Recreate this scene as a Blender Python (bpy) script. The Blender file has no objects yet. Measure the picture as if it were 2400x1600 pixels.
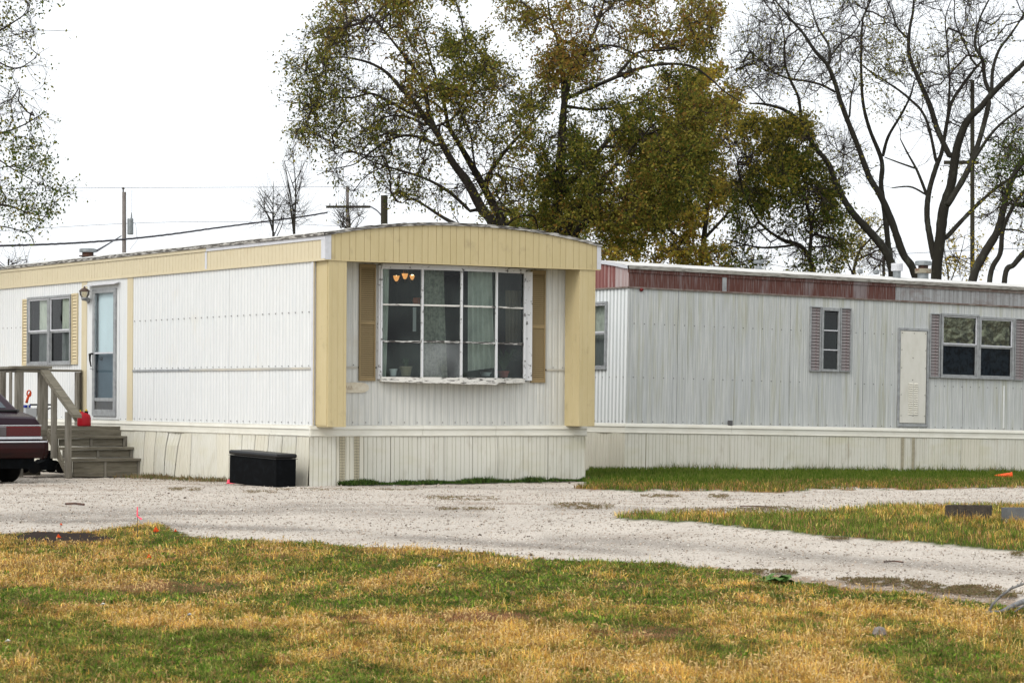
import bpy, math, random
import numpy as np
from mathutils import Matrix, Vector
random.seed(7); RNG = np.random.default_rng(7)
SC = bpy.context.scene
COL = SC.collection
# ------------------------------------------------------------------ camera, sky, sun, exposure
F, H, HC = 6253.2, 961.8, 0.975          # focal length and horizon row in photo pixels, eye height in m
cam = bpy.data.objects.new('camera', bpy.data.cameras.new('camera'))
COL.objects.link(cam); SC.camera = cam
cam.location = (0, 0, HC); cam.rotation_euler = (math.pi / 2, 0, 0)
cam.data.sensor_width = 36; cam.data.lens = F / 2400 * 36
cam.data.shift_y = (H - 800) / 2400
cam.data.clip_start = .5; cam.data.clip_end = 5000
cam.data.dof.use_dof = True; cam.data.dof.focus_distance = 37; cam.data.dof.aperture_fstop = 11
SUN_EL, SUN_AZ = 42, 215                  # azimuth measured clockwise from +Y (the view direction)
w = bpy.data.worlds.new('World'); SC.world = w; w.use_nodes = True
nt = w.node_tree; nt.nodes.clear()
sky = nt.nodes.new('ShaderNodeTexSky'); sky.sky_type = 'NISHITA'; sky.sun_disc = False
sky.sun_elevation = math.radians(SUN_EL); sky.sun_rotation = math.radians(SUN_AZ)
sky.air_density = 1.0; sky.dust_density = 6.0
hs = nt.nodes.new('ShaderNodeHueSaturation'); hs.inputs['Saturation'].default_value = .3
bg = nt.nodes.new('ShaderNodeBackground'); bg.inputs['Strength'].default_value = .07
bg2 = nt.nodes.new('ShaderNodeBackground'); bg2.inputs['Color'].default_value = (.93, .965, 1, 1); bg2.inputs['Strength'].default_value = .93
add = nt.nodes.new('ShaderNodeAddShader'); out = nt.nodes.new('ShaderNodeOutputWorld')
L = nt.links.new
L(sky.outputs[0], hs.inputs['Color']); L(hs.outputs[0], bg.inputs['Color'])
L(bg.outputs[0], add.inputs[0]); L(bg2.outputs[0], add.inputs[1]); L(add.outputs[0], out.inputs[0])
sl = bpy.data.lights.new('sun', 'SUN'); sl.energy = .8; sl.angle = math.radians(16); sl.color = (1, .955, .88)
so = bpy.data.objects.new('sun', sl); COL.objects.link(so)
el, az = math.radians(SUN_EL), math.radians(SUN_AZ)
sdir = Vector((math.sin(az) * math.cos(el), math.cos(az) * math.cos(el), math.sin(el)))
so.rotation_euler = sdir.to_track_quat('Z', 'Y').to_euler(); so.location = sdir * 60
SC.view_settings.view_transform = 'Standard'; SC.view_settings.look = 'None'
SC.view_settings.exposure = 0.25; SC.view_settings.gamma = 1; SC.view_settings.use_curve_mapping = False
SC.cycles.max_bounces = 8; SC.cycles.transparent_max_bounces = 16
SC.cycles.use_denoising = True; SC.cycles.use_adaptive_sampling = True

# ------------------------------------------------------------------ helpers
def s2l(c):
    return tuple((x / 255 / 12.92 if x / 255 <= .04045 else ((x / 255 + .055) / 1.055) ** 2.4) for x in c)
def M(name, c, c2=None, scale=(1, 1, 1), lo=.4, hi=.65, detail=6, rough=.6, metal=0, bump=0, bscale=(40, 40, 40), layers=(), attr=None, spec=.2, emit=None, amt=1.0, masked=False):
    m = bpy.data.materials.new(name); m.use_nodes = True; t = m.node_tree; b = t.nodes['Principled BSDF']; N = t.nodes.new; K = t.links.new
    b.inputs['Roughness'].default_value = rough; b.inputs['Metallic'].default_value = metal
    b.inputs['Specular IOR Level'].default_value = spec
    tc = N('ShaderNodeTexCoord')
    col = N('ShaderNodeRGB'); col.outputs[0].default_value = (*c, 1); cur = col.outputs[0]
    if attr:
        a = N('ShaderNodeVertexColor'); a.layer_name = attr; cur = a.outputs[0]
    ls = list(layers)
    if c2 is not None: ls.insert(0, (c2, scale, lo, hi, amt, detail))
    for (lc, sc_, l0, h0, am, de) in ls:
        mp = N('ShaderNodeMapping'); mp.inputs['Scale'].default_value = sc_; mp.inputs['Location'].default_value = (random.random() * 9, random.random() * 9, random.random() * 9)
        K(tc.outputs['Object'], mp.inputs['Vector'])
        n = N('ShaderNodeTexNoise'); n.inputs['Scale'].default_value = 1; n.inputs['Detail'].default_value = de; n.inputs['Roughness'].default_value = .62
        K(mp.outputs[0], n.inputs['Vector'])
        r = N('ShaderNodeMapRange'); r.inputs['From Min'].default_value = l0; r.inputs['From Max'].default_value = h0; r.inputs['To Max'].default_value = am
        K(n.outputs['Fac'], r.inputs['Value'])
        fo = r.outputs[0]
        if attr and masked:
            mm = N('ShaderNodeMath'); mm.operation = 'MULTIPLY'; K(fo, mm.inputs[0]); K(a.outputs['Alpha'], mm.inputs[1]); fo = mm.outputs[0]
        mx = N('ShaderNodeMix'); mx.data_type = 'RGBA'; K(fo, mx.inputs[0]); K(cur, mx.inputs[6]); mx.inputs[7].default_value = (*lc, 1)
        cur = mx.outputs[2]
    K(cur, b.inputs['Base Color'])
    if bump:
        mp = N('ShaderNodeMapping'); mp.inputs['Scale'].default_value = bscale; K(tc.outputs['Object'], mp.inputs['Vector'])
        n = N('ShaderNodeTexNoise'); n.inputs['Scale'].default_value = 1; n.inputs['Detail'].default_value = 5; K(mp.outputs[0], n.inputs['Vector'])
        bp = N('ShaderNodeBump'); bp.inputs['Strength'].default_value = bump; bp.inputs['Distance'].default_value = .01
        K(n.outputs['Fac'], bp.inputs['Height']); K(bp.outputs[0], b.inputs['Normal'])
    if emit:
        b.inputs['Emission Color'].default_value = (*emit[0], 1); b.inputs['Emission Strength'].default_value = emit[1]
    return m
def glass(name, tint=(.8, .85, .83), ior=1.45, haze=0.0, hazec=(.5, .55, .55)):
    m = bpy.data.materials.new(name); m.use_nodes = True; t = m.node_tree; t.nodes.clear(); N = t.nodes.new; K = t.links.new
    tr = N('ShaderNodeBsdfTransparent'); tr.inputs[0].default_value = (*tint, 1)
    gl = N('ShaderNodeBsdfGlossy'); gl.inputs['Roughness'].default_value = .03
    tc = N('ShaderNodeTexCoord'); n = N('ShaderNodeTexNoise'); n.inputs['Scale'].default_value = 2.5; n.inputs['Detail'].default_value = 2
    bp = N('ShaderNodeBump'); bp.inputs['Strength'].default_value = .06; bp.inputs['Distance'].default_value = .05
    K(tc.outputs['Object'], n.inputs['Vector']); K(n.outputs['Fac'], bp.inputs['Height']); K(bp.outputs[0], gl.inputs['Normal'])
    fr = N('ShaderNodeFresnel'); fr.inputs[0].default_value = ior
    mx = N('ShaderNodeMixShader'); o = N('ShaderNodeOutputMaterial')
    K(fr.outputs[0], mx.inputs[0]); K(tr.outputs[0], mx.inputs[1]); K(gl.outputs[0], mx.inputs[2])
    last = mx.outputs[0]
    if haze:
        df = N('ShaderNodeBsdfDiffuse'); df.inputs[0].default_value = (*hazec, 1)
        n2 = N('ShaderNodeTexNoise'); n2.inputs['Scale'].default_value = 1.6; n2.inputs['Detail'].default_value = 6; K(tc.outputs['Object'], n2.inputs['Vector'])
        r = N('ShaderNodeMapRange'); r.inputs['From Min'].default_value = .35; r.inputs['From Max'].default_value = .75; r.inputs['To Max'].default_value = haze; K(n2.outputs['Fac'], r.inputs['Value'])
        m2 = N('ShaderNodeMixShader'); K(r.outputs[0], m2.inputs[0]); K(last, m2.inputs[1]); K(df.outputs[0], m2.inputs[2]); last = m2.outputs[0]
    K(last, o.inputs[0]); return m

class MB:
    def __init__(s): s.v = []; s.f = []; s.g = []
    def q(s, *p):
        n = len(s.v); s.v += [tuple(x) for x in p]; s.f.append(tuple(range(n, n + len(p)))); return s
    def box(s, x0, x1, y0, y1, z0, z1, R=None, T=None):
        P = [(x, y, z) for z in (z0, z1) for (x, y) in ((x0, y0), (x1, y0), (x1, y1), (x0, y1))]
        if R is not None: P = [tuple(R @ Vector(p) + Vector(T or (0, 0, 0))) for p in P]
        n = len(s.v); s.v += P
        s.f += [tuple(n + i for i in f) for f in ((0, 3, 2, 1), (4, 5, 6, 7), (0, 1, 5, 4), (1, 2, 6, 5), (2, 3, 7, 6), (3, 0, 4, 7))]; return s
    def prism(s, poly, a, b, axis=1):
        # poly in the two other axes, extruded from a to b along axis
        n = len(s.v); k = len(poly)
        for t in (a, b):
            for p in poly:
                s.v.append((t, p[0], p[1]) if axis == 0 else (p[0], t, p[1]) if axis == 1 else (p[0], p[1], t))
        s.f.append(tuple(range(n, n + k))); s.f.append(tuple(range(n + 2 * k - 1, n + k - 1, -1)))
        for i in range(k): j = (i + 1) % k; s.f.append((n + i, n + j, n + k + j, n + k + i))
        return s
    def lathe(s, prof, c=(0, 0, 0), seg=16, axis=2):
        n = len(s.v); k = len(prof)
        for i in range(seg):
            a = 2 * math.pi * i / seg
            for r, z in prof:
                p = [r * math.cos(a), r * math.sin(a), z]
                if axis == 0: p = [p[2], p[0], p[1]]
                if axis == 1: p = [p[0], p[2], p[1]]
                s.v.append((c[0] + p[0], c[1] + p[1], c[2] + p[2]))
        for i in range(seg):
            j = (i + 1) % seg
            for t in range(k - 1): s.f.append((n + i * k + t, n + j * k + t, n + j * k + t + 1, n + i * k + t + 1))
        return s
    def tube(s, pts, rad, n=8, cap=True):
        pts = [Vector(p) for p in pts]; k = len(pts)
        if not hasattr(rad, '__len__'): rad = [rad] * k
        b = len(s.v); prev = None
        for i, p in enumerate(pts):
            t = (pts[min(i + 1, k - 1)] - pts[max(i - 1, 0)]).normalized()
            if prev is None:
                up = Vector((0, 0, 1)) if abs(t.z) < .9 else Vector((1, 0, 0)); x = t.cross(up).normalized()
            else: x = (prev - t * prev.dot(t)).normalized()
            prev = x; y = t.cross(x)
            for j in range(n):
                a = 2 * math.pi * j / n; s.v.append(tuple(p + (x * math.cos(a) + y * math.sin(a)) * rad[i]))
        for i in range(k - 1):
            for j in range(n):
                j2 = (j + 1) % n; s.f.append((b + i * n + j, b + i * n + j2, b + (i + 1) * n + j2, b + (i + 1) * n + j))
        if cap: s.f.append(tuple(b + j for j in range(n))[::-1]); s.f.append(tuple(b + (k - 1) * n + j for j in range(n)))
        return s
    def mesh(s, name, mat, smooth=False):
        me = bpy.data.meshes.new(name); me.from_pydata(s.v, [], s.f)
        if mat: me.materials.append(mat)
        if smooth: me.shade_smooth()
        me.update(); return me
    def build(s, name, mat, parent=None, smooth=False, kind=None, label=None, bevel=0):
        gm_ = GRV.get(mat.name) if mat and s.g else None
        o = bpy.data.objects.new(name, s.mesh(name, mat, smooth)); COL.objects.link(o)
        if gm_:
            o.data.materials.append(gm_)
            for i_ in s.g: o.data.polygons[i_].material_index = 1
        if parent is not None: o.parent = parent
        if kind: o['kind'] = kind
        if label: o['label'] = label
        if bevel:
            b = o.modifiers.new('bevel', 'BEVEL'); b.width = bevel; b.segments = 2; b.limit_method = 'ANGLE'
        return o
GRV = {}
def inst(name, me, parent, loc=(0, 0, 0), rot=(0, 0, 0), scl=(1, 1, 1)):
    o = bpy.data.objects.new(name, me); COL.objects.link(o); o.parent = parent
    o.location = loc; o.rotation_euler = rot; o.scale = scl; return o
def tag(o, label, cat, group=None):
    o['label'] = label; o['category'] = cat
    if group: o['group'] = group
    return o
def thing(name, label, cat, loc=(0, 0, 0), rz=0, group=None, mw=None):
    o = bpy.data.objects.new(name, None); COL.objects.link(o); o.location = loc; o.rotation_euler = (0, 0, rz)
    if mw is not None: o.matrix_world = mw
    return tag(o, label, cat, group)
def px(x, y, Y): return Vector(((x - 1200) * Y / F, Y, HC - (y - H) * Y / F))
def hsh(ix, iy, s):
    n = (ix.astype(np.int64) * 374761393 + iy.astype(np.int64) * 668265263 + s * 974711) & 0x7fffffff
    n = ((n ^ (n >> 13)) * 1274126177) & 0x7fffffff
    return ((n ^ (n >> 16)) & 0xffff) / 65535.0
def vn(x, y, s=0):
    x = np.asarray(x, float); y = np.asarray(y, float); ix = np.floor(x); iy = np.floor(y); fx = x - ix; fy = y - iy
    fx = fx * fx * (3 - 2 * fx); fy = fy * fy * (3 - 2 * fy)
    a = hsh(ix, iy, s); b = hsh(ix + 1, iy, s); c = hsh(ix, iy + 1, s); d = hsh(ix + 1, iy + 1, s)
    return (a * (1 - fx) + b * fx) * (1 - fy) + (c * (1 - fx) + d * fx) * fy
def fbm(x, y, s=0, o=4):
    r = 0; a = .5; t = 0
    for i in range(o): r = r + a * vn(x * 2 ** i + 17 * i, y * 2 ** i, s + i); t += a; a *= .55
    return r / t
def inpoly(x, y, poly):
    r = np.zeros(np.shape(x), bool); n = len(poly)
    for i in range(n):
        x0, y0 = poly[i]; x1, y1 = poly[(i + 1) % n]
        if y0 == y1: continue
        c = ((y0 > y) != (y1 > y)) & (x < (x1 - x0) * (y - y0) / (y1 - y0) + x0); r ^= c
    return r
def npmesh(name, V, Fa, mat, cols=None, smooth=False):
    """V (n,3); Fa (m,k) faces of k corners; cols (m,3) per-face albedo stored on corners"""
    me = bpy.data.meshes.new(name); V = np.asarray(V, np.float32); Fa = np.asarray(Fa, np.int32); m, k = Fa.shape
    me.vertices.add(len(V)); me.vertices.foreach_set('co', V.ravel())
    me.loops.add(m * k); me.loops.foreach_set('vertex_index', Fa.ravel())
    me.polygons.add(m); me.polygons.foreach_set('loop_start', np.arange(0, m * k, k, dtype=np.int32))
    if smooth: me.polygons.foreach_set('use_smooth', np.ones(m, bool))
    if cols is not None:
        at = me.color_attributes.new('Col', 'FLOAT_COLOR', 'CORNER'); c = np.ones((m, k, 4), np.float32); c[:, :, :3] = np.asarray(cols)[:, None, :]
        at.data.foreach_set('color', c.ravel())
    me.materials.append(mat); me.update(calc_edges=True); me.validate(); return me
def link(name, me, parent=None, kind=None):
    o = bpy.data.objects.new(name, me); COL.objects.link(o)
    if parent is not None: o.parent = parent
    if kind: o['kind'] = kind
    return o

class Fr:
    """a building's own axes: u along its front, v back along its side, z up from the ground"""
    def __init__(s, X, Y, yaw, tu, tv, zg):
        U = np.array([math.cos(yaw), math.sin(yaw), tu]); U /= np.linalg.norm(U)
        V = np.array([-math.sin(yaw), math.cos(yaw), tv]); V -= U * (U @ V); V /= np.linalg.norm(V)
        Z = np.cross(U, V); s.R = np.array([U, V, Z]); s.O = np.array([X, Y, HC]) + Z * zg
        m = Matrix.Identity(4)
        for i in range(3):
            for j in range(3): m[i][j] = s.R[j][i]
            m[i][3] = s.O[i]
        s.mw = m
    def ray(s, x, y): return s.R @ (np.array([0, 0, HC]) - s.O), s.R @ np.array([(x - 1200) / F, 1, -(y - H) / F])
    def front(s, x, y, v=0): p, d = s.ray(x, y); t = (v - p[1]) / d[1]; q = p + t * d; return q[0], q[2]
    def side(s, x, y, u=0): p, d = s.ray(x, y); t = (u - p[0]) / d[0]; q = p + t * d; return q[1], q[2]
    def W(s, u, v, z): return Vector(s.O + s.R.T @ np.array([u, v, z]))
A = Fr(-2.5794, 34.4245, .5507, -.003, .0068, -.9753)
B = Fr(1.7835, 41.6549, .5553, -.0176, .0049, -.9359)

# ------------------------------------------------------------------ terrain
def sstep(x, a, b): t = np.clip((x - a) / (b - a), 0, 1); return t * t * (3 - 2 * t)
def gz(X, Y):
    X = np.asarray(X, float); Y = np.asarray(Y, float)
    d = 24.5 - Y; sp = np.log1p(np.exp(np.clip(d / 1.0, -30, 30))) * 1.0
    z = -.04 * np.minimum(sp, 14)
    wB = sstep(Y, 33, 40) * sstep(X, .5, 1.8)
    z = z + wB * np.clip(.04 - .0207 * (X - 1.78), -.25, .04)
    z = z + (fbm(X * .6, Y * .35, 5, 3) - .5) * .05 * (1 - sstep(Y, 31, 34)) + (fbm(X * 3, Y * 2, 9, 3) - .5) * .012
    return z
def gpt(x, y):
    """where the sight line through photo pixel x, y meets the ground"""
    Y = 14.0
    for i in range(4000):
        z = HC - (y - H) * Y / F
        if z <= float(gz((x - 1200) * Y / F, Y)): break
        Y += .02
    return Vector(((x - 1200) * Y / F, Y, float(gz((x - 1200) * Y / F, Y))))
LAWN = [(-4000, 1262), (0, 1257), (120, 1252), (220, 1246), (300, 1236), (355, 1228), (400, 1236), (440, 1258), (520, 1264), (600, 1268), (760, 1275), (850, 1283), (1000, 1290), (1100, 1295), (1240, 1312), (1330, 1317), (1461, 1320), (1540, 1322), (1618, 1331), (1689, 1340), (1841, 1358), (1953, 1376), (2060, 1384), (2153, 1393), (2260, 1408), (2330, 1416), (2400, 1426), (6000, 1700), (6000, 9000), (-4000, 9000)]
DIRT = [(1650, 1330), (1841, 1346), (1953, 1358), (2060, 1362), (2153, 1375), (2230, 1378), (2330, 1396), (2400, 1404), (2400, 1430), (2260, 1412), (2153, 1397), (1953, 1380), (1841, 1362)]
ISLE = [(1421, 1213), (1520, 1206), (1600, 1207), (1707, 1202), (1841, 1202), (1975, 1192), (2109, 1187), (2243, 1189), (2400, 1188), (3500, 1188), (3500, 1400), (2400, 1294), (2330, 1290), (2243, 1283), (2109, 1271), (1930, 1256), (1796, 1245), (1662, 1229), (1573, 1222)]
STRIP = [(1366, 1149), (1450, 1150), (1573, 1147), (1700, 1148), (1796, 1152), (1863, 1150), (1880, 1144), (2000, 1143), (2109, 1146), (2250, 1142), (2400, 1142), (3600, 1160), (3600, 1000), (1366, 1060)]
def gmask(X, Y):
    """cover of the ground at X, Y: lawn, island and strip (grass), dirt, in plan"""
    x = 1200 + F * X / np.maximum(Y, 1); y = H + F * (HC - gz(X, Y)) / np.maximum(Y, 1)
    n1 = (fbm(X * 1.3, Y * .9, 31, 4) - .5); n2 = (fbm(X * 9, Y * 5, 37, 3) - .5)
    yy = y + n1 * 16 + n2 * 11; xx = x + n1 * 90
    near = Y < 60
    lawn = (inpoly(xx, yy, LAWN) | (Y < 13)) & near; isle = inpoly(xx, yy, ISLE) & near
    strip = inpoly(xx, yy, STRIP) & near | (Y > 47) | (X > 16) & (Y > 20) | (X < -22)
    dirt = inpoly(xx, yy, DIRT) & near
    return x, y, lawn, isle, strip, dirt
STRAW = [(400, 1290, 300, 40, .35), (150, 1325, 120, 40, .4), (950, 1470, 450, 55, .45), (1350, 1560, 500, 60, .5), (600, 1480, 450, 45, .35), (250, 1450, 250, 30, .3), (2280, 1480, 60, 60, .6), (1650, 1560, 400, 50, .45), (2100, 1580, 300, 40, .3), (1150, 1470, 300, 30, .4), (1650, 1445, 300, 20, .25), (1050, 1310, 300, 15, .2), (1450, 1345, 200, 15, .3), (640, 1290, 300, 20, .3),
         (1640, 1213, 130, 14, .5), (2250, 1215, 100, 20, .4), (1560, 1140, 200, 8, .5)]
GREEN = [(50, 1390, 150, 30, .6), (850, 1420, 350, 40, .6), (1900, 1410, 450, 40, .5), (80, 1530, 250, 50, .45), (2120, 1530, 180, 45, .7), (1000, 1545, 90, 30, .6), (620, 1545, 120, 30, .5), (1200, 1350, 500, 30, .3), (1300, 1450, 120, 15, .4), (480, 1262, 120, 12, .5), (2000, 1225, 500, 30, .4)]
REDB = [(430, 1380, 200, 22, .6), (60, 1415, 90, 15, .5), (1180, 1455, 160, 18, .5), (1460, 1375, 120, 12, .5), (1500, 1490, 200, 30, .35), (820, 1460, 120, 15, .4)]
def blobs(x, y, L_): 
    r = 0
    for (a, b, c, d, e) in L_: r = r + e * np.exp(-((x - a) / c) ** 2 - ((y - b) / d) ** 2)
    return r
def patch(X, Y, x, y):
    s = fbm(X * 1.3, Y * .8, 51, 4) * 1.1 - .53 + (fbm(X * 3.2, Y * 1.8, 57, 3) - .5) * 1.2 + (fbm(X * 8, Y * 6, 61, 3) - .5) * .8
    s = s + .42 * blobs(x, y, STRAW) - .42 * blobs(x, y, GREEN) - .03
    rb = blobs(x, y, REDB) + (fbm(X * 1.7, Y * 1.2, 71, 3) - .62)
    return s, rb
TRACKS = [([(-200, 1222), (60, 1212), (160, 1200), (330, 1203), (560, 1200), (700, 1188), (900, 1198), (1100, 1200)], 13, .5), ([(100, 1222), (330, 1222), (430, 1233), (700, 1242), (950, 1258), (1250, 1278), (1500, 1295)], 8, .6),
          ([(1300, 1262), (1500, 1270), (1650, 1285), (1850, 1300), (2100, 1320), (2400, 1345)], 12, .5), ([(1300, 1190), (1500, 1188), (1700, 1197), (1850, 1196)], 9, .35), ([(640, 1135), (1000, 1142), (1360, 1147)], 3, .4)]
def seg_d(x, y, pts, sx):
    d = np.full(np.shape(x), 1e9)
    for (x0, y0), (x1, y1) in zip(pts[:-1], pts[1:]):
        t = np.clip(((x - x0) * (x1 - x0) / sx ** 2 + (y - y0) * (y1 - y0)) / (((x1 - x0) / sx) ** 2 + (y1 - y0) ** 2), 0, 1)
        d = np.minimum(d, np.hypot((x - x0 - t * (x1 - x0)) / sx, y - y0 - t * (y1 - y0)))
    return d
xs = np.concatenate([-np.geomspace(900, 12.2, 22), np.arange(-12, 15, .075), np.geomspace(15.2, 900, 22)])
ys = np.concatenate([-np.geomspace(300, 3, 8), np.arange(0, 12, 1.0), np.arange(12, 47, .085), np.geomspace(47.2, 2500, 40)])
XX, YY = np.meshgrid(xs, ys); ZZ = gz(XX, YY)
x_, y_, lawn, isle, strip, dirt = gmask(XX, YY)
ps, rb = patch(XX, YY, x_, y_)
cg = np.array([.44, .395, .34]); n3 = fbm(XX * 2, YY * 1.2, 81, 4)[..., None]
base = cg * (.86 + .3 * n3)
for pts, wd, am in TRACKS:
    d = seg_d(x_, y_, pts, 4); k = am * np.exp(-(d / wd) ** 2) * sstep(fbm(XX * .7, YY * 1.5, 91, 3), .2, .55); base = base * (1 - k[..., None] * .85)
ds = sstep(fbm(XX * .8, YY * 2.6, 95, 4), .6, .72)[..., None] * .55 * (np.minimum(1, .35 + blobs(x_, y_, [(1100, 1185, 200, 10, 1), (1650, 1180, 160, 16, 1), (500, 1140, 250, 12, 1), (250, 1135, 250, 14, 1), (1700, 1190, 200, 8, 1)])))[..., None]
base = base * (1 - ds) + np.array([.16, .11, .07]) * ds
gcol = np.where((ps > .05)[..., None], np.array([.15, .09, .035]), np.array([.05, .065, .015]))
base = np.where((lawn | isle | strip)[..., None], gcol, base)
base = np.where(dirt[..., None], np.array([.25, .19, .14]) * (.8 + .4 * n3), base)
soil = (blobs(x_, y_, [(110, 1262, 95, 10, 1), (215, 1268, 60, 7, .7)]) + (fbm(XX * 5, YY * 5, 3, 3) - .5) * .8) > .45
base = np.where(soil[..., None], np.array([.03, .022, .018]), base)
ZZ = ZZ + np.where(lawn | isle | strip, .012, 0) + np.where(soil, .03 * fbm(XX * 12, YY * 9, 4, 2), 0)
ZZ = np.where((YY < 46) & (YY > 12) & ~(lawn | isle | strip), ZZ + (fbm(XX * 14, YY * 9, 15, 2) - .5) * .02, ZZ)
nx, ny = len(xs), len(ys)
idx = np.arange(nx * ny).reshape(ny, nx)
faces = np.stack([idx[:-1, :-1], idx[:-1, 1:], idx[1:, 1:], idx[1:, :-1]], -1).reshape(-1, 4)
gm = M('gravel_ground', (1, 1, 1), attr='Col', masked=True, rough=.95, spec=.03, bump=.8, bscale=(30, 30, 30),
       layers=[((.60, .57, .52), (45, 32, 45), .54, .64, .4, 3), ((.15, .11, .08), (60, 34, 60), .56, .64, .6, 3), ((.2, .16, .12), (9, 6, 9), .6, .8, .35, 4)])
me = npmesh('ground', np.stack([XX, YY, ZZ], -1).reshape(-1, 3), faces, gm, smooth=True)
at = me.color_attributes.new('Col', 'FLOAT_COLOR', 'POINT'); cc = np.ones((nx * ny, 4), np.float32); cc[:, :3] = base.reshape(-1, 3); cc[:, 3] = np.where(lawn | isle | strip | soil, 0, 1).ravel(); at.data.foreach_set('color', cc.ravel())
g = link('ground', me, kind='structure')

# ------------------------------------------------------------------ materials
m_white = M('white_siding', (.60, .61, .60), (.46, .50, .53), (60, 60, 1.2), .45, .75, rough=.5, amt=.7, layers=[((.55, .50, .40), (2, 2, 2), .58, .8, .4, 5), ((.78, .79, .79), (90, 90, 2), .5, .7, .5, 4)])
m_front = M('front_siding', (.56, .56, .52), (.36, .38, .38), (95, 95, 2.2), .42, .68, rough=.5, amt=.75, layers=[((.68, .67, .62), (70, 70, 1.5), .5, .7, .6, 5), ((.42, .39, .30), (1.5, 1.5, 3), .55, .8, .4, 4)])
m_bsid = M('weathered_siding', (.47, .485, .475), (.25, .265, .265), (150, 150, 1.2), .36, .66, rough=.55, amt=.75, layers=[((.62, .63, .60), (110, 110, 1.6), .50, .66, .7, 5), ((.30, .30, .20), (14, 14, .8), .50, .68, .6, 5), ((.36, .39, .43), (1.5, 1.5, .7), .5, .7, .25, 3), ((.20, .21, .19), (40, 40, .5), .60, .74, .55, 4)])
m_bsid2 = M('weathered_end_siding', (.66, .68, .68), (.46, .50, .52), (50, 50, 1.2), .45, .7, rough=.55, amt=.6)
m_cream = M('cream_panel', (.465, .388, .218), (.40, .33, .17), (3, 3, 1.5), .45, .75, rough=.45, amt=.6, layers=[((.20, .16, .10), (5, 5, 4), .59, .78, .45, 6), ((.50, .43, .27), (40, 40, 3), .5, .7, .4, 4)])
m_cream2 = M('cream_side_panel', (.535, .47, .325), (.45, .395, .25), (30, 30, 1.5), .45, .7, rough=.45, amt=.5, layers=[((.42, .34, .2), (2, 2, 4), .55, .8, .4, 4)])
m_groove = M('groove_dirt', (.27, .20, .09), rough=.8)
m_tan = M('tan_shutter', (.25, .185, .095), (.17, .13, .065), (4, 4, 2), .4, .7, rough=.55, amt=.7)
m_tandark = M('shutter_gap', (.06, .045, .025), rough=.8)
m_creamsh = M('cream_shutter', (.52, .44, .28), rough=.5)
m_skirt = M('skirt_cream', (.56, .55, .485), (.48, .465, .385), (2, 2, 1), .4, .7, rough=.45, amt=.7, layers=[((.28, .24, .16), (5, 5, 2), .56, .76, .5, 6), ((.45, .42, .25), (1, 1, 3), .5, .7, .35, 3)])
m_skirty = M('skirt_yellowed', (.56, .54, .455), (.48, .455, .36), (3, 3, 1), .4, .7, rough=.5, amt=.6)
m_band = M('skirt_band', (.62, .61, .54), (.50, .48, .40), (3, 3, 6), .45, .75, rough=.4, amt=.6, layers=[((.25, .22, .16), (6, 6, 6), .68, .8, .5, 5)])
m_alu = M('grey_aluminium', (.33, .345, .35), (.22, .225, .23), (12, 12, 12), .4, .7, rough=.45, metal=.35)
m_aluW = M('pale_trim', (.52, .53, .56), (.38, .38, .38), (10, 10, 10), .5, .75, rough=.45, amt=.6)
m_peel = M('peeling_white', (.60, .59, .55), (.035, .032, .03), (7, 7, 40), .53, .58, rough=.7, detail=8, amt=.92, layers=[((.40, .38, .34), (25, 25, 40), .55, .7, .5, 5)])
m_peel2 = M('peeling_sash', (.58, .59, .60), (.06, .055, .05), (16, 16, 16), .585, .64, rough=.7, detail=8, amt=.9)
m_edge = M('roof_edge', (.46, .45, .42), (.035, .03, .026), (5, 5, 60), .44, .52, rough=.8, detail=8, amt=.9)
m_edgeB = M('roof_edge_pale', (.34, .33, .30), (.10, .09, .08), (7, 7, 50), .48, .60, rough=.8, detail=8, amt=.7)
m_roof = M('roof_coating', (.55, .54, .51), (.38, .37, .34), (2, 2, 5), .5, .75, rough=.6)
m_belt = M('belt_trim', (.46, .43, .36), (.34, .34, .32), (1.2, 1.2, 1.2), .4, .6, rough=.5)
m_red = M('faded_red', (.092, .036, .028), (.175, .145, .14), (45, 45, 2.5), .50, .64, rough=.6, detail=7, amt=.7, layers=[((.27, .26, .27), (3.6, 3.6, .3), .56, .68, .5, 4)])
m_red2 = M('faded_red_end', (.20, .085, .075), (.42, .36, .35), (8, 8, 1.2), .5, .7, rough=.5, amt=.6)
m_greyf = M('grey_bare_fascia', (.22, .22, .22), (.34, .35, .36), (20, 20, 1), .4, .7, rough=.5, layers=[((.14, .10, .09), (5, 5, 9), .5, .7, .6, 5)])
m_brown = M('brown_lip', (.13, .09, .075), (.22, .20, .18), (9, 9, 9), .4, .7, rough=.6)
m_shB = M('faded_red_slat', (.21, .19, .19), (.12, .05, .045), (14, 14, 25), .50, .66, rough=.6)
m_dark = M('dark_gap', (.012, .012, .012), rough=.9)
m_screen = M('dark_screen', (.03, .035, .037), rough=.8)
m_screw = M('screw_head', (.05, .045, .04), rough=.6)
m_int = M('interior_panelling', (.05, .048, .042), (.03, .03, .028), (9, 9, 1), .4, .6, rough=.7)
m_curt = M('pale_curtain', (.64, .65, .58), (.42, .44, .39), (6, 6, 3), .4, .7, rough=.9)
m_curtf = M('floral_curtain', (.34, .34, .28), (.20, .205, .17), (22, 22, 22), .45, .6, rough=.9)
m_curtb = M('brown_curtain', (.16, .125, .08), (.10, .08, .05), (9, 9, 2), .4, .7, rough=.9)
m_curtd = M('dark_patterned_curtain', (.07, .10, .13), (.02, .03, .04), (9, 9, 9), .45, .58, rough=.95)
m_glass = glass('window_glass', tint=(.72, .8, .78), ior=1.38, haze=.14, hazec=(.26, .33, .31))  # faint sky reflections painted in as a diffuse greenish haze
m_glass2 = glass('clear_glass', ior=1.3, haze=.03)
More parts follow.
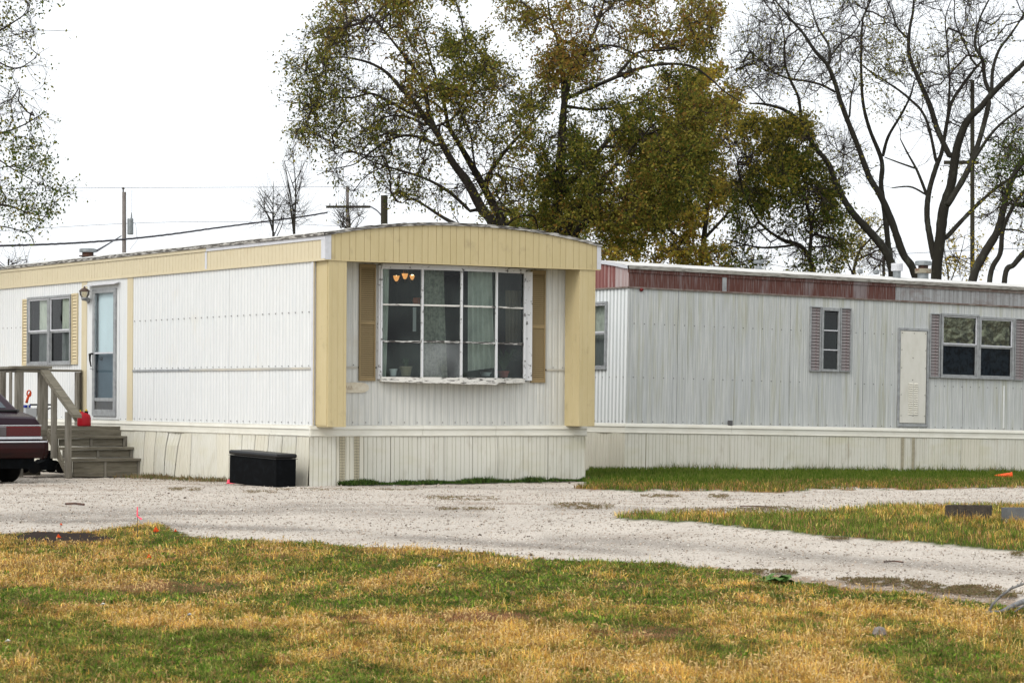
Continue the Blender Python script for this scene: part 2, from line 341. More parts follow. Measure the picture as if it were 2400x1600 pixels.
m_wood = M('weathered_wood', (.19, .175, .145), (.10, .09, .07), (25, 25, 2.5), .4, .68, rough=.85, bump=.3, bscale=(60, 60, 6), layers=[((.27, .255, .22), (50, 50, 4), .5, .7, .5, 5), ((.08, .065, .05), (6, 6, 6), .66, .74, .7, 3)])
m_woodx = M('weathered_wood_long', (.16, .145, .11), (.085, .075, .055), (3, 25, 30), .4, .68, rough=.85, bump=.3, bscale=(6, 60, 60), layers=[((.23, .215, .18), (4, 40, 50), .5, .7, .5, 5), ((.08, .06, .05), (6, 9, 9), .66, .74, .6, 3)])
m_blackleather = M('black_vinyl', (.004, .004, .005), rough=.42, spec=.3, bump=.15, bscale=(30, 30, 30))
m_blackmat = M('black_cloth', (.003, .0035, .004), (.008, .010, .012), (12, 12, 12), .5, .8, rough=.85, spec=.06)
m_galv = M('galvanised', (.24, .26, .27), (.16, .175, .18), (12, 12, 12), .4, .7, rough=.5, metal=.4)
m_rust = M('rusty_metal', (.10, .05, .035), (.05, .035, .03), (20, 20, 20), .4, .6, rough=.8)
m_redpl = M('red_plastic', (.36, .012, .02), rough=.35)
m_yelpl = M('yellow_plastic', (.7, .5, .02), rough=.4)
m_blackpl = M('black_plastic', (.012, .012, .012), rough=.5)
m_whitepl = M('white_plastic', (.62, .64, .66), rough=.4)
m_bluepl = M('blue_plastic', (.02, .05, .4), rough=.4)
m_orange = M('orange_plastic', (.75, .09, .02), rough=.5)
m_pink = M('pink_ribbon', (.85, .10, .16), rough=.5)
m_paint = M('maroon_paint', (.016, .005, .010), rough=.25, spec=.22, layers=[((.022, .009, .015), (3, 3, 3), .5, .8, .4, 4)])
m_paintlow = M('maroon_bumper', (.022, .003, .003), (.010, .004, .004), (2, 2, 8), .4, .7, rough=.4)
m_chrome = M('chrome', (.6, .6, .62), rough=.2, metal=.9)
m_lens = M('tail_lens', (.26, .012, .018), rough=.15, spec=.6)
m_lensc = M('reverse_lens', (.35, .32, .33), rough=.2)
m_tyre = M('tyre_rubber', (.006, .006, .006), spec=.08, rough=.85, bump=.3)
m_cglass = M('car_glass', (.02, .035, .045), rough=.08, spec=.8)

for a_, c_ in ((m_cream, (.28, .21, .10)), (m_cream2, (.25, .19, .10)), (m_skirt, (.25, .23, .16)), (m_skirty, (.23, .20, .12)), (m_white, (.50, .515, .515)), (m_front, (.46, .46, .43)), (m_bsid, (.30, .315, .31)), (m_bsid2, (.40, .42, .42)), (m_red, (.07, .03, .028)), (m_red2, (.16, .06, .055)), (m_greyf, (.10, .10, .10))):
    GRV[a_.name] = M(a_.name + '_groove', c_, rough=.7)  # siding grooves are greyer to paint in rib shading; cream ones hold dirt
# ------------------------------------------------------------------ corrugated sheets
def corr(p, d=.007):
    def f(a0, a1):
        k0 = math.floor(a0 / p) - 1; s = [a0]
        for k in range(k0, int(a1 / p) + 2):
            for fr in (0, .12, .24, .5, .76, .88):
                t = (k + fr) * p
                if a0 < t < a1: s.append(t)
        s.append(a1); s = sorted(set(round(t, 5) for t in s))
        def off(t):
            q = (t / p) % 1.0; q = min(q, 1 - q)
            return -d * max(0, 1 - q / .22) ** .8 if q < .22 else 0
        return s, off
    return f
def groove(p, wd=.006, d=.006, alt=0):
    def f(a0, a1):
        s = [a0]
        for k in range(math.floor(a0 / p) - 1, int(a1 / p) + 2):
            for e in (-wd, -wd * .4, wd * .4, wd):
                t = k * p + e + (alt if k % 2 else 0)
                if a0 < t < a1: s.append(t)
        s.append(a1); s = sorted(set(round(t, 5) for t in s))
        def off(t):
            k = round((t) / p); c = k * p + (alt if k % 2 else 0); q = abs(t - c)
            return -d if q < wd * .55 else 0
        return s, off
    return f
def flat(step=1.0):
    def f(a0, a1):
        n = max(1, int((a1 - a0) / step)); return [a0 + (a1 - a0) * i / n for i in range(n + 1)], (lambda t: 0)
    return f
def sheet(mb, axis, a0, a1, z0, z1, off, prof, holes=(), rows=1, disp=None, sign=-1, gth=-.0025):
    """vertical ribbed sheet. axis 'u': spans u at v=off; axis 'v': spans v at u=off; ribs stand out along sign"""
    s, of = prof(a0, a1)
    for h in holes:
        for e in h[:2]:
            if a0 < e < a1: s.append(e)
    s = sorted(set(s)); zf0 = z0 if callable(z0) else (lambda t: z0); zf1 = z1 if callable(z1) else (lambda t: z1)
    def P(t, z):
        d = off + sign * (of(t) + (disp(t, z) if disp else 0)); sh = disp.shear(t, z) if disp and hasattr(disp, 'shear') else 0
        return (t + sh, d, z) if axis == 'u' else (d, t + sh, z)
    for t0, t1 in zip(s[:-1], s[1:]):
        if t1 - t0 < 1e-5: continue
        mid = (t0 + t1) / 2; iv = [(0.0, 1.0, zf0, zf1)]
        hs_ = sorted([(h[2], h[3]) for h in holes if h[0] < mid < h[1]])
        segs = []; cur = None; lo = ('f', 0)
        zz0 = (zf0(t0), zf0(t1)); 
        for (ha, hb) in hs_:
            segs.append((zz0, (ha, ha))); zz0 = (hb, hb)
        segs.append((zz0, (zf1(t0), zf1(t1))))
        for (p0, p1), (q0, q1) in segs:
            if q0 - p0 < .003: continue
            n = max(1, rows)
            for r in range(n):
                fa, fb = r / n, (r + 1) / n
                if of(mid) < gth: mb.g.append(len(mb.f))
                mb.q(P(t0, p0 + (q0 - p0) * fa), P(t1, p1 + (q1 - p1) * fa), P(t1, p1 + (q1 - p1) * fb), P(t0, p0 + (q0 - p0) * fb))
    return mb
def screws(mb, axis, a_list, z, off, r=.005):
    r = min(r, .006)
    for a in a_list:
        zz = z(a) if callable(z) else z
        if axis == 'u': mb.box(a - r, a + r, off - .006, off + .002, zz - r, zz + r)
        else: mb.box(off - .006, off + .002, a - r, a + r, zz - r, zz + r)

# ------------------------------------------------------------------ mobile home A (white and cream)
homeA = thing('mobile_home', 'white mobile home with cream yellow trim, bow window and arched roof front', 'mobile home', mw=A.mw)
WA, LA = 4.15, 15.0
ZB, ZF0, ZF1, ZBB = .788, 2.909, 3.2156, .643
def arc(u, w0=-.009, w1=4.19, hgt=.20): q = (u - w0) / (w1 - w0) * 2 - 1; return hgt * max(0, 1 - abs(q) ** 2.2)
def ring(name, mat, parent, x0, x1, z0, z1, wd, dep, axis='u', off=0, bot=None, top=None, **k):
    """rectangular frame; spans axis x0..x1, z0..z1, face at off - dep, made of four joined bars"""
    mb = MB(); b = wd if bot is None else bot; t = wd if top is None else top
    def bx(a0, a1, c0, c1, dd=0):
        if axis == 'u': mb.box(a0, a1, off - dep - dd, off, c0, c1)
        else: mb.box(off - dep - dd, off, a0, a1, c0, c1)
    bx(x0, x0 + wd, z0 + b, z1 - t); bx(x1 - wd, x1, z0 + b, z1 - t); bx(x0, x1, z0, z0 + b, .002); bx(x0, x1, z1 - t, z1, .002)
    return mb.build(name, mat, parent, **k)
def pane(parent, axis, a0, a1, z0, z1, off, mat=None):
    mb = MB()
    if axis == 'u': mb.q((a0, off, z0), (a1, off, z0), (a1, off, z1), (a0, off, z1))
    else: mb.q((off, a1, z0), (off, a0, z0), (off, a0, z1), (off, a1, z1))
    return mb.build('pane', mat or m_glass2, parent)
# side wall (u = 0): holes for door and window
WIN = (8.10, 9.92, 1.63, 2.72); DOOR = (6.25, 7.27, .84, 2.80)
doorhole = (6.36, 7.18, .86, 2.72); winhole = (8.18, 9.86, 1.68, 2.68)
cr = corr(.0965, .009)
seams_low = [.02, 1.25, 2.48, 3.742, 4.992, 5.754]
for a, b in zip(seams_low[:-1], seams_low[1:]):
    sheet(MB(), 'v', a + .002, b - .002, ZB, 1.508, 0, cr).build('siding_panel', m_white, homeA)
for a, b in ((.02, 2.48), (2.482, 5.754)):
    sheet(MB(), 'v', a + .001, b - .001, 1.532, ZF0 + .02, 0, cr).build('siding_panel', m_white, homeA)
sheet(MB(), 'v', 5.96, 7.507, ZB, ZF0 + .02, .0, flat(.4), holes=[doorhole]).build('siding_panel', m_white, homeA)
sheet(MB(), 'v', 7.71, 10.4, ZB, ZF0 + .02, 0, cr, holes=[winhole]).build('siding_panel', m_white, homeA)
sheet(MB(), 'v', 10.402, LA, ZB, ZF0 + .02, 0, cr).build('siding_panel', m_white, homeA)
for a, b in ((5.754, 5.958), (7.507, 7.71)):
    mb = MB(); sheet(mb, 'v', a, b, ZB - .005, ZF0 + .02, -.008, groove(.09, .004, .006)); mb.box(-.007, .0, a, b, ZB, ZF0); mb.build('batten_strip', m_cream2, homeA)
MB().box(-.014, .0, .02, 3.742, 1.505, 1.535).build('belt_trim', m_belt, homeA)
MB().box(-.012, .0, 3.744, 5.752, 1.505, 1.535).build('belt_trim', m_alu, homeA)
mb = MB(); screws(mb, 'v', np.arange(.1, 5.7, .193), 1.555, -.001); screws(mb, 'v', np.arange(.1, 5.7, .193), ZB + .03, -.001); screws(mb, 'v', np.arange(.1, 5.7, .193), 2.25, -.001, .006)
screws(mb, 'v', np.arange(10.1, LA, .193), 2.25, -.001, .006); screws(mb, 'v', np.arange(7.75, 10, .193), ZB + .03, -.001); screws(mb, 'v', np.arange(6, 7.5, .193), ZB + .02, -.003)
mb.build('screws', m_screw, homeA, kind='stuff')
# far wall and back of the trailer
sheet(MB(), 'v', 0, LA, ZB, ZF1, WA, corr(.0965), sign=1).build('siding_panel', m_white, homeA)
sheet(MB(), 'u', 0, WA, ZB, lambda t: ZF1 + arc(t), LA, corr(.0965), sign=1).build('siding_panel', m_white, homeA)
# inner shell, floor, ceiling, partitions
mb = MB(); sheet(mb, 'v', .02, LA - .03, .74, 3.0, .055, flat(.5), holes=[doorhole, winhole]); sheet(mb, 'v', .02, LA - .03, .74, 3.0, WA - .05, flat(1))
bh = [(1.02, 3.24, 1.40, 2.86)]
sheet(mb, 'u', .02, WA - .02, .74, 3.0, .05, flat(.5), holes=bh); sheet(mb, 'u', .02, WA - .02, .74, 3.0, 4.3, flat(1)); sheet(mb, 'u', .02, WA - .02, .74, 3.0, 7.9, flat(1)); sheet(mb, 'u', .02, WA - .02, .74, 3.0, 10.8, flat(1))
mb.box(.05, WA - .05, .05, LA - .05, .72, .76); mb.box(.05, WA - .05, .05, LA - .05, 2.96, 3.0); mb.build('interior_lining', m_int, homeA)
# front wall (v = 0), bow window opening
fh = [(1.0, 3.26, 1.38, 2.88)]
for a, b in ((.28, 3.02), (3.022, 4.13)):
    sheet(MB(), 'u', a, b, ZB, 1.528, 0, corr(.0965, .0045), holes=fh).build('siding_panel', m_front, homeA)
for a, b in ((.28, 3.02), (3.022, 4.13)):
    sheet(MB(), 'u', a, b, 1.55, ZF0 + .03, 0, corr(.0965, .0045), holes=fh).build('siding_panel', m_front, homeA)
for a, b in ((.3, .66), (3.57, 3.86)): MB().box(a, b, -.012, -.001, 1.526, 1.553).build('belt_trim', m_belt, homeA)
mb = MB(); screws(mb, 'u', np.arange(.4, 4.1, .193), ZB + .035, -.001); screws(mb, 'u', [.6, 3.68, 3.83], 1.572, -.001); mb.build('screws', m_screw, homeA, kind='stuff')
MB().box(-.01, .03, -.03, .018, ZB - .01, ZF0).build('corner_trim', m_aluW, homeA)
# cream posts boxed on the front corners
for (a, b, nm) in ((.04, .30, 0), (3.865, 4.12, 1)):
    mb = MB(); zb = ZB - (.02 if nm == 0 else .01)
    mb.box(a + .004, b - .004, -.363, 0, zb, ZF0)
    sheet(mb, 'u', a, b, zb, ZF0, -.366, groove(.087, .004, .005)); sheet(mb, 'v', -.366, 0, zb, ZF0, a, groove(.2, .004, .004)); sheet(mb, 'v', -.366, 0, zb, ZF0, b, flat(1))
    mb.build('corner_post', m_cream if nm == 0 else m_cream, homeA)
mb = MB(); sheet(mb, 'v', -.05, .0, ZB - .01, ZF0, -.004, flat(1)); mb.box(0.031, .04, -.34, 0, ZB, ZF0); mb.build('post_return', m_cream, homeA)
# fascia, side
U0 = -.0085; VF = -.369; UE = 4.1915
for a, b in ((VF + .12, 3.19), (3.26, 7.2), (7.202, 11.2), (11.202, LA)):
    sheet(MB(), 'v', a, b, ZF0 + .012, ZF1 - .05, U0, groove(.106, .005, .008)).build('fascia_panel', m_cream2, homeA)
sheet(MB(), 'v', 3.192, 3.258, ZF0 + .012, ZF1 - .05, U0 - .002, flat(1)).build('fascia_joint', m_aluW, homeA)
MB().box(U0 - .016, U0 + .03, VF, LA, ZF0 - .012, ZF0 + .011).build('fascia_lip', m_cream2, homeA)
MB().box(U0 - .014, U0 + .02, 3.2, LA, ZF1 - .05, ZF1 - .002).build('fascia_lip', m_cream2, homeA)
MB().box(U0 - .014, U0 + .02, VF - .004, 3.198, ZF1 - .05, ZF1 - .002).build('fascia_lip', m_aluW, homeA)
# fascia, front, arched top
fz = lambda u: ZF1 + arc(u) - .004
for a, b in ((U0 + .08, 1.39), (1.391, 2.79), (2.791, UE - .05)):
    sheet(MB(), 'u', a, b, ZF0 - .003, fz, VF, groove(.107, .004, .006, .018)).build('fascia_panel', m_cream, homeA)
sheet(MB(), 'u', U0 - .012, U0 + .075, ZF0, fz, VF - .008, flat(1)).build('fascia_corner', m_aluW, homeA)
sheet(MB(), 'v', VF - .008, VF + .11, ZF0 + .012, ZF1 - .05, U0 - .01, flat(1)).build('fascia_corner', m_aluW, homeA)
sheet(MB(), 'u', UE - .055, UE + .012, ZF0, fz, VF - .008, flat(1)).build('fascia_corner', m_aluW, homeA)
sheet(MB(), 'v', VF, LA, ZF0, ZF1, UE, flat(1), sign=1).build('fascia_panel', m_cream, homeA)
mb = MB(); mb.box(U0, UE, VF - .010, VF + .004, ZF0 - .014, ZF0 - .003); mb.build('fascia_lip', m_cream, homeA)
MB().box(U0 + .01, UE - .01, VF + .008, -.002, ZF0 - .002, ZF0 + .012).build('soffit', m_cream, homeA)
MB().box(U0 + .034, .052, -.0, LA, ZF0 - .002, ZF0 + .012).build('soffit', m_cream2, homeA)
# roof skin and peeling edge
def roof(parent, u0, u1, v0, v1, zt, arcf, mat):
    mb = MB(); n = 24; m = 30
    for i in range(n):
        a, b = u0 + (u1 - u0) * i / n, u0 + (u1 - u0) * (i + 1) / n
        for j in range(m):
            c, d = v0 + (v1 - v0) * j / m, v0 + (v1 - v0) * (j + 1) / m
            mb.q((a, c, zt + arcf(a)), (b, c, zt + arcf(b)), (b, d, zt + arcf(b)), (a, d, zt + arcf(a)))
    return mb.build('roof', mat, parent, smooth=True)
roof(homeA, U0 - .02, UE + .02, VF - .02, LA, ZF1 + .035, arc, m_roof)
mb = MB(); n = 60
for i in range(n):   # front edge, wavy thickness
    a, b = U0 - .02 + (UE - U0 + .04) * i / n, U0 - .02 + (UE - U0 + .04) * (i + 1) / n
    za, zb_ = ZF1 + arc(a), ZF1 + arc(b); h0 = .030 + .006 * math.sin(i * 1.7) + random.random() * .004
    mb.q((a, VF - .022, za - .004), (b, VF - .022, zb_ - .004), (b, VF - .026, zb_ + h0), (a, VF - .026, za + h0)); mb.q((a, VF - .026, za + h0), (b, VF - .026, zb_ + h0), (b, VF + .05, zb_ + h0 + .008), (a, VF + .05, za + h0 + .008))
    mb.q((a, VF - .022, za - .004), (b, VF - .022, zb_ - .004), (b, VF, zb_ - .004), (a, VF, za - .004))
mb.build('roof_edge', m_edge, homeA)
mb = MB(); n = 150
for i in range(n):
    a, b = VF - .02 + (LA - VF) * i / n, VF - .02 + (LA - VF) * (i + 1) / n; h0 = .034 + .01 * vn(i * .37, 3.3, 2); h1 = .034 + .01 * vn((i + 1) * .37, 3.3, 2); x = U0 - .03
    mb.q((x, a, ZF1 - .004), (x, b, ZF1 - .004), (x - .006, b, ZF1 + h1), (x - .006, a, ZF1 + h0)); mb.q((x - .006, a, ZF1 + h0), (x - .006, b, ZF1 + h1), (x + .08, b, ZF1 + h1 + .012), (x + .08, a, ZF1 + h0 + .012)); mb.q((x, a, ZF1 - .004), (x, b, ZF1 - .004), (x + .03, b, ZF1 - .004), (x + .03, a, ZF1 - .004))
mb.build('roof_edge', m_edge, homeA)
# skirting band and panels
def band(parent, axis, cuts, z0, z1, off, mat):
    for a, b in zip(cuts[:-1], cuts[1:]):
        mb = MB(); a += .002; b -= .002; st = .03
        prof = [(off + .02, z0 - .004), (off - .012, z0 - .004), (off - .020, z0 + .012), (off - .010, z0 + .02), (off - .006, z1 - .045), (off - .022, z1 - .04), (off - .012, z1), (off + .03, z1 + .012)]
        mb.prism(prof, a, b, axis=0 if axis == 'u' else 1)
        mb.build('skirt_band', mat, parent)
band(homeA, 'v', [-.05, 1.1, 2.72, 3.05, 3.65, 7.3, 11, LA], ZBB, ZB - .012, -.03, m_band)
band(homeA, 'u', [-.052, 1.62, 2.75, 4.21], ZBB, ZB - .012, -.034, m_band)
MB().box(-.03, WA, -.03, LA, .70, ZB - .004).build('floor_frame', m_belt, homeA)
def bulgeA(t, z):
    q = 1 - z / .64
    return .03 * math.exp(-((t - 4.6) / .5) ** 2) * math.sin(min(1, max(0, q)) * 3.1) * .6 - .03 * math.exp(-((t - 4.15) / .25) ** 2) * max(0, z - .45) / .2 + .05 * math.exp(-((t - 2.2) / 1.2) ** 2) * q + .035 * q
bulgeA.shear = lambda t, z: (.64 - z) * -.28 * (math.exp(-((t - 2.6) / .9) ** 2) - .7 * math.exp(-((t - 4.1) / .35) ** 2))
g3 = groove(.085, .007, .006)
edges = [-.03] + list(np.arange(.36, 5.9, .405))
for i, (a, b) in enumerate(zip(edges[:-1], edges[1:])):
    sheet(MB(), 'v', a + .006, b - .006, .0 - .03, ZBB, -.036, groove(.1, .008, .009), rows=7, disp=bulgeA).build('skirt_panel', m_skirt if i % 3 else m_skirty, homeA)
edges = list(np.arange(5.625, LA, .6)) + [LA]
for a, b in zip(edges[:-1], edges[1:]): sheet(MB(), 'v', a + .002, b - .002, -.03, ZBB, -.03, groove(.1)).build('skirt_panel', m_skirt, homeA)
m_perf = M('perforated_vent', (.40, .37, .27), (.03, .025, .02), (1, 1, 1), .4, .6, rough=.7)
def perf():
    t = m_perf.node_tree; b = t.nodes['Principled BSDF']; ck = t.nodes.new('ShaderNodeTexChecker'); ck.inputs['Scale'].default_value = 1
    ck.inputs[1].default_value = (.50, .46, .33, 1); ck.inputs[2].default_value = (.10, .085, .06, 1)
    tc = t.nodes.new('ShaderNodeTexCoord'); mp = t.nodes.new('ShaderNodeMapping'); mp.inputs['Rotation'].default_value = (0, .785, 0); mp.inputs['Scale'].default_value = (70, 1, 70); mp.inputs['Location'].default_value = (0, .5, 0)
    t.links.new(tc.outputs['Object'], mp.inputs[0]); t.links.new(mp.outputs[0], ck.inputs[0]); t.links.new(ck.outputs[0], b.inputs['Base Color'])
perf()
sx = [-.055] + [A.front(600 + c / 2.94, 1080, -.036)[0] for c in (365, 550, 740, 925, 1115, 1300, 1490, 1660, 1835, 2010, 2170)] + [4.18]
sx = sorted(sx)
if sx[1] - sx[0] < .1: sx.pop(1)
def bf(t, z): return .02 * math.exp(-((t - 2.75) / .18) ** 2) * math.sin(max(0, min(1, (z - .05) / .55)) * 3.1) + .01 * (vn(t * 2, z * 3, 8) - .5)
for i, (a, b) in enumerate(zip(sx[:-1], sx[1:])):
    sheet(MB(), 'u', a + .002, b - .002, -.04, ZBB, -.038 - .002 * (i % 2), groove(.0665, .005, .006, .012), rows=6, disp=bf).build('skirt_panel', m_skirty if i in (1,) else m_skirt, homeA)
va = A.front(600 + 550 / 2.94, 1080, -.036)[0]
for c in (572, 672):
    a = A.front(600 + c / 2.94, 1080, -.036)[0]; sheet(MB(), 'u', a, a + .082, -.02, ZBB, -.048, flat(1)).build('skirt_vent', m_perf, homeA)
sheet(MB(), 'v', -.05, LA, -.04, ZBB, WA + .03, flat(2), sign=1).build('skirt_panel', m_skirt, homeA); sheet(MB(), 'u', 0, WA, -.1, ZBB, LA, flat(2), sign=1).build('skirt_panel', m_skirt, homeA)

# ---- window on the side wall
def dh_window(parent, axis, a0, a1, z0, z1, off, zm, fm, lower, upper, sgn=1):
    """one double-hung unit: window > sash, pane, screen"""
    f = ring('window', fm, parent, a0, a1, z0, z1, .035, .035, axis, off)
    s = ring('sash', m_aluW, f, a0 + .037, a1 - .037, zm, z1 - .037, .022, .018, axis, off)
    ring('sash', fm, f, a0 + .037, a1 - .037, z0 + .037, zm - .003, .025, .008, axis, off)
    pane(f, axis, a0 + .055, a1 - .055, zm + .02, z1 - .055, off - .006, upper)
    pane(f, axis, a0 + .055, a1 - .055, z0 + .055, zm - .02, off + .004, lower)
    return f
m_screenglass = glass('screened_glass', tint=(.4, .43, .45), ior=1.18, haze=.15, hazec=(.05, .06, .065))
vm = A.side(118, 760)[0]
zmid = A.side(120, 776)[1]
dh_window(homeA, 'v', 8.10, vm - .012, WIN[2], WIN[3], -.004, zmid, m_alu, m_screenglass, m_glass2)
dh_window(homeA, 'v', vm + .012, 9.92, WIN[2], WIN[3], -.004, zmid, m_alu, m_screenglass, m_glass2)
MB().box(-.03, -.004, vm - .011, vm + .011, WIN[2] - .005, WIN[3]).build('window_mullion', m_aluW, homeA)
def shutter(parent, axis, a0, a1, z0, z1, off, n, mat, matback, groups=None, fw=.022, dep=.022, rail=.03, slat_mat=None):
    f = ring('shutter', mat, parent, a0, a1, z0, z1, fw, dep, axis, off, bot=rail, top=rail)
    mb = MB()
    if axis == 'u': mb.box(a0 + fw, a1 - fw, off - .003, off, z0 + rail, z1 - rail)
    else: mb.box(off - .003, off, a0 + fw, a1 - fw, z0 + rail, z1 - rail)
    mb.build('shutter_back', matback, f)
    spans = groups or [(z0 + rail, z1 - rail)]
    tot = sum(b - a for a, b in spans); pitch = tot / n; wdt = (a1 - a0) - 2 * fw - .002
    sm = MB(); t = .0035; hh = pitch * .42
    sm.prism([(-.016, -hh), (-.013, -hh), (-.004, hh), (-.007, hh)], -wdt / 2, wdt / 2, axis=0)
    if axis == 'v': sm.v = [(y, x, z) for x, y, z in sm.v]
    me = sm.mesh('slat', slat_mat or mat)
    for (a, b) in spans:
        k = int(round((b - a) / pitch))
        for i in range(k):
            z = a + (i + .5) * (b - a) / k; c = (a0 + a1) / 2
            inst('slat', me, f, (c, off, z) if axis == 'u' else (off, c, z))
    for (p, q_) in zip(spans[:-1], spans[1:]):
        mb = MB(); mb.box(a0 + fw, a1 - fw, off - dep, off - .004, p[1], q_[0]) if axis == 'u' else mb.box(off - dep, off - .004, a0 + fw, a1 - fw, p[1], q_[0]); mb.build('shutter_rail', mat, f)
    return f
shutter(homeA, 'v', A.side(184, 750)[0], A.side(170.5, 750)[0], 1.635, 2.73, -.003, 21, m_creamsh, m_tandark)
shutter(homeA, 'v', A.side(68, 750)[0] + .004, A.side(55, 750)[0], 1.63, 2.70, -.003, 21, m_creamsh, m_tandark)
def curtain(axis, a0, a1, z0, z1, off, mat, label, waves=5, amp=.02, taper=0, name='curtain', fr=A, hem=0):
    mb = MB(); n = waves * 8; m = 8
    P = []
    for i in range(n + 1):
        t = i / n; row = []
        for j in range(m + 1):
            q = j / m; a = a0 + (a1 - a0) * t; a = a + taper * (1 - q) ** 1.4 * t; d = amp * math.sin(t * waves * 2 * math.pi + q) * (1 - .3 * q)
            z = z0 + (z1 - z0) * q + hem * t * (1 - q)
            row.append((a, off + d, z) if axis == 'u' else (off + d, a, z))
        P.append(row)
    for i in range(n):
        for j in range(m): mb.q(P[i][j], P[i + 1][j], P[i + 1][j + 1], P[i][j + 1])
    o = mb.build(name, mat, smooth=True); o.matrix_world = fr.mw; return tag(o, label, 'curtain', 'curtains behind the windows')
curtain('v', A.side(168, 760, .035)[0], A.side(146, 760, .035)[0], 1.66, 2.72, .035, m_curt, 'pale curtain behind the right half of the window beside the door', 4, .012)
curtain('v', A.side(118, 760, .035)[0], A.side(92, 760, .035)[0], 1.66, 2.72, .035, m_curt, 'pale curtain behind the left half of the window beside the door', 3, .012)
# ---- storm door
dz0, dz1 = .846, 2.76
door = MB().box(-.012, .03, 6.345, 7.2, dz0 + .01, dz1 - .03).build('door', M('inner_door', (.66, .72, .73), rough=.5), homeA)
door.location = (.05, 0, 0); ring('storm_door', m_alu, homeA, 6.33, 7.215, dz0, dz1, .085, .035, 'v', -.003, bot=.10, top=.06)
sd = [o for o in homeA.children if o.name == 'storm_door'][0]
zmd = A.side(245, 827)[1]; zkp = A.side(245, 935)[1]
MB().box(-.036, -.006, 6.415, 7.13, zmd - .012, zmd + .012).build('cross_bar', m_aluW, sd); MB().box(-.034, -.006, 6.415, 7.13, zkp - .03, zkp + .02).build('cross_bar', m_alu, sd)
pane(sd, 'v', 6.415, 7.13, zmd + .012, dz1 - .06, -.02, glass('door_glass', tint=(.85, .92, .94), ior=1.22, haze=.12, hazec=(.45, .5, .52)))
pane(sd, 'v', 6.415, 7.13, zkp + .02, zmd - .012, -.02, glass('door_screen', tint=(.36, .42, .46), ior=1.18, haze=.25, hazec=(.06, .075, .09)))
pane(sd, 'v', 6.415, 7.13, dz0 + .10, zkp - .03, -.02, glass('kick_glass', tint=(.25, .25, .24), ior=1.45, haze=.7, hazec=(.12, .115, .10)))
mb = MB(); hz = A.side(214, 835)[1]; mb.tube([(-.045, 7.17, hz + .04), (-.085, 7.19, hz + .03), (-.08, 7.2, hz - .06), (-.06, 7.2, hz - .16)], [.016, .022, .014, .010], 8); mb.build('handle', m_blackpl, sd, smooth=True)
MB().box(-.06, -.036, 7.16, 7.25, hz - .20, hz - .18).build('latch', m_alu, sd)
ring('door_frame', m_white, homeA, 6.245, 7.285, .80, 2.835, .08, .014, 'v', .0, bot=.04)
mb = MB(); mb.prism([(-.02, 2.852), (-.11, 2.822), (-.109, 2.812), (-.02, 2.84)], 6.22, 7.40, axis=1); mb.build('awning', m_aluW, homeA)
MB().box(.01, .02, 6.62, 6.70, 1.75, 2.5).build('window_slot', m_cream2, door); MB().lathe([(0, -.03), (.03, -.02), (.03, .01), (0, .02)], (-.03, 7.0, 1.72), 12, 0).build('knob', m_alu, door)
# ---- coach lamp beside the door

lb = MB().lathe([(.0, -.01), (.045, -.01), (.05, .0), (.02, .018), (0, .02)], (-.012, A.side(208, 700)[0], A.side(208, 704)[1]), 14, 0).build('wall_lamp', m_alu, homeA, smooth=True)
cx = -.13; cy, cz = A.side(198, 690, cx)
mb = MB(); mb.tube([(-.02, A.side(208, 700)[0], cz - .05), (-.07, cy - .04, cz - .10), (cx, cy, cz - .085)], .012, 8); mb.lathe([(0, -.095), (.04, -.09), (.055, -.055), (.055, -.045), (0, -.045)], (cx, cy, cz), 14); mb.build('bracket', m_alu, lb, smooth=True)
MB().lathe([(.05, -.044), (.075, .0), (.078, .045)], (cx, cy, cz), 16).build('lamp_glass', glass('lamp_glass', tint=(.85, .85, .83), ior=1.5, haze=.25, hazec=(.6, .6, .58)), lb, smooth=True)
MB().lathe([(.0, .125), (.012, .12), (.02, .095), (.05, .085), (.085, .05), (.09, .045), (0, .046)], (cx, cy, cz), 16).build('lamp_cap', M('brown_cap', (.07, .045, .035), rough=.5), lb, smooth=True)
# ---- roof vent on A
def lathe_part(prof, c, name, mat, parent, seg=20): return MB().lathe(prof, c, seg).build(name, mat, parent, smooth=False)
vy = A.side(206, 590, .55)[0]; vz = A.side(206, 600, .55)[1]
v1 = thing('roof_vent', 'squat round grey roof vent with rusty collar on the cream trimmed roof', 'roof vent'); v1.matrix_world = A.mw @ Matrix.Translation((.55, vy, ZF1 + .06))
zt = A.side(206, 582, .55)[1] - (ZF1 + .06)
lathe_part([(.09, -.05), (.09, zt - .06), (.0, zt - .06)], (0, 0, 0), 'vent_pipe', m_rust, v1); lathe_part([(0, .015), (.14, .015), (.14, .0), (.09, .0)], (0, 0, zt - .13), 'vent_collar', m_rust, v1); lathe_part([(0, zt), (.10, zt - .002), (.135, zt - .012), (.135, zt - .062), (0, zt - .062)], (0, 0, 0), 'vent_cap', m_galv, v1)
